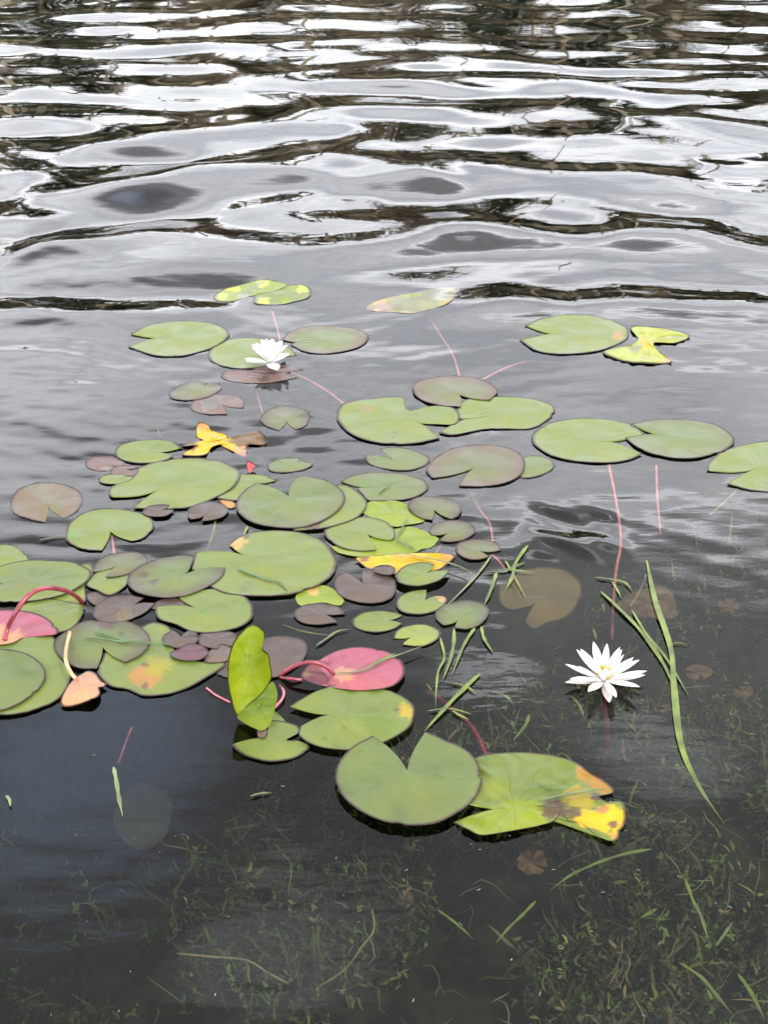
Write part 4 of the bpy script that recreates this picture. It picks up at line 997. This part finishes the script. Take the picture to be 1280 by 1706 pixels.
# ================================================================== FLOWERS
def petal(parent, az, e0, curl, L, Wd, cup, r0, z0, mat, name='petal'):
    nu, nv = 12, 6
    V, F = [], []
    c, s = math.cos(az), math.sin(az)
    x, z = r0, z0
    prev = 0
    for i in range(nu + 1):
        u = i / nu
        e = e0 + curl * u
        if i: x += math.cos(e) * L / nu; z += math.sin(e) * L / nu
        wv = Wd * (math.sin(math.pi * min(1, (0.10 + 0.90 * u)) ** 1.15)) ** 0.75 if u < 1 else 0.0004
        wv = max(wv, 0.0004)
        for j in range(nv + 1):
            v = -1 + 2 * j / nv
            lat = wv * v
            nx, nz = -math.sin(e), math.cos(e)
            d = cup * wv * v * v + 0.02 * wv * math.sin(v * 9 + u * 5)
            X_, Z_ = x + nx * d, z + nz * d
            V.append((c * X_ - s * lat, s * X_ + c * lat, Z_))
    for i in range(nu):
        for j in range(nv):
            a_ = i * (nv + 1) + j
            F.append((a_, a_ + 1, a_ + nv + 2, a_ + nv + 1))
    return mesh_obj(name, V, F, mat, parent)
def flower(loc, label, rings, seed, scale, yaw=0):
    rn = random.Random(seed)
    e = empty('water_lily_flower', loc)
    tag(e, label, 'flower', 'white water lilies')
    for (n, el, curl, L, W_, cup, r0, z0, jit, mat, nm, a0) in rings:
        for k in range(n):
            az = yaw + R(a0) + 2 * math.pi * (k + rn.uniform(-.12, .12)) / n
            petal(e, az, R(el + rn.uniform(-jit, jit)), R(curl + rn.uniform(-5, 5)), L * scale * rn.uniform(.93, 1.06), W_ * scale * rn.uniform(.9, 1.1), cup, r0 * scale, z0 * scale, mat, nm)
    # stamens in one tuft
    V, F = [], []
    for k in range(110):
        an = rn.uniform(0, 6.28); tilt = rn.uniform(0.0, .75)
        d = Vector((math.sin(tilt) * math.cos(an), math.sin(tilt) * math.sin(an), math.cos(tilt)))
        p0 = Vector((d.x * .009, d.y * .009, .008)) * scale
        L = rn.uniform(.016, .024) * scale
        s1 = d.cross(Vector((0.3, 0.8, 0.1))).normalized(); s2 = d.cross(s1)
        kk = len(V); rad = .0009 * scale
        for t_ in (0, .7, 1):
            p = p0 + d * L * t_ + Vector((-d.x, -d.y, 0)) * (t_ ** 2) * .004 * scale
            for q in range(4):
                a2 = q * math.pi / 2
                rq = rad * (1 if t_ < 1 else .4)
                V.append(p + s1 * math.cos(a2) * rq + s2 * math.sin(a2) * rq)
        for t_ in range(2):
            for q in range(4): F.append((kk + t_ * 4 + q, kk + t_ * 4 + (q + 1) % 4, kk + t_ * 4 + 4 + (q + 1) % 4, kk + t_ * 4 + 4 + q))
        F.append((kk + 8, kk + 9, kk + 10, kk + 11))
    mesh_obj('stamens', V, F, M_STAMEN, e)
    return e
x_, y_ = unproj(1007, 1134, .004)
fl2 = flower((x_, y_, wh(x_, y_) + .002), 'fully open white water lily standing alone on dark water, the nearer flower',
  [(4, 3, 3, .064, .0090, .25, .006, .002, 2, M_SEPAL, 'sepal', 275),
   (9, 10, 8, .066, .0076, .3, .006, .004, 4, M_PETAL, 'petal', 0),
   (8, 30, 10, .061, .0072, .35, .006, .007, 5, M_PETAL, 'petal', 14),
   (8, 55, 12, .052, .0068, .4, .007, .008, 5, M_PETAL, 'petal', 40),
   (4, 50, 10, .024, .0048, .4, .010, .008, 4, M_PETAL, 'petal', 70)], 4, .94)
tube('stem', [(x_, y_, .0), (x_ + .004, y_ + .002, -.04), (x_ + .012, y_ - .01, -.11), (x_ + .0, y_ - .02, -.22)], .0035, M_STEM, fl2)
x_, y_ = unproj(449, 597, .02)
fl1 = flower((x_, y_, wh(x_, y_) + .008), 'cup shaped white water lily resting on a green pad, the farther flower',
  [(3, 6, 4, .060, .0130, .25, .006, -.002, 3, M_PETAL, 'sepal', 290),
   (3, 3, 4, .054, .0140, .25, .008, .000, 3, M_PETAL, 'petal', 300),
   (7, 38, 10, .060, .0150, .5, .007, .004, 4, M_PETAL, 'petal', 0),
   (7, 56, 12, .054, .0135, .5, .007, .007, 4, M_PETAL, 'petal', 22),
   (4, 64, 14, .036, .0100, .45, .008, .009, 4, M_PETAL, 'petal', 75)], 8, 1.0)

# ================================================================== FLOATING SPECKS
def specks():
    rn = random.Random(21)
    V, F = [], []
    for k in range(120):
        px, py = rn.uniform(-100, 1380), rn.uniform(560, 1780)
        if rn.random() > 0.25 + .75 * (py > 1150): continue
        x, y = unproj(px, py)
        z = wh(x, y) + .0006
        an = rn.uniform(0, 3.14); ln = rn.uniform(.0006, .0032); wd = rn.uniform(.0003, .0006)
        d = Vector((math.cos(an), math.sin(an), 0)); s = Vector((-d.y, d.x, 0)); p = Vector((x, y, z))
        kk = len(V)
        bend = rn.uniform(-.5, .5) * ln
        for u in (-1, 0, 1):
            c = p + d * ln * u + s * bend * u * u
            for q in (-1, 1): V.append(c + s * wd * q)
            V.append(c + Vector((0, 0, wd)))
        for u in range(2):
            a_ = kk + u * 3
            F.append((a_, a_ + 3, a_ + 5, a_ + 2)); F.append((a_ + 2, a_ + 5, a_ + 4, a_ + 1)); F.append((a_ + 1, a_ + 4, a_ + 3, a_))
    o = mesh_obj('floating_specks', V, F, M_SCRAP)
    tag(o, 'pale specks and fibres of debris scattered on the water', 'debris', kind='stuff')
specks()
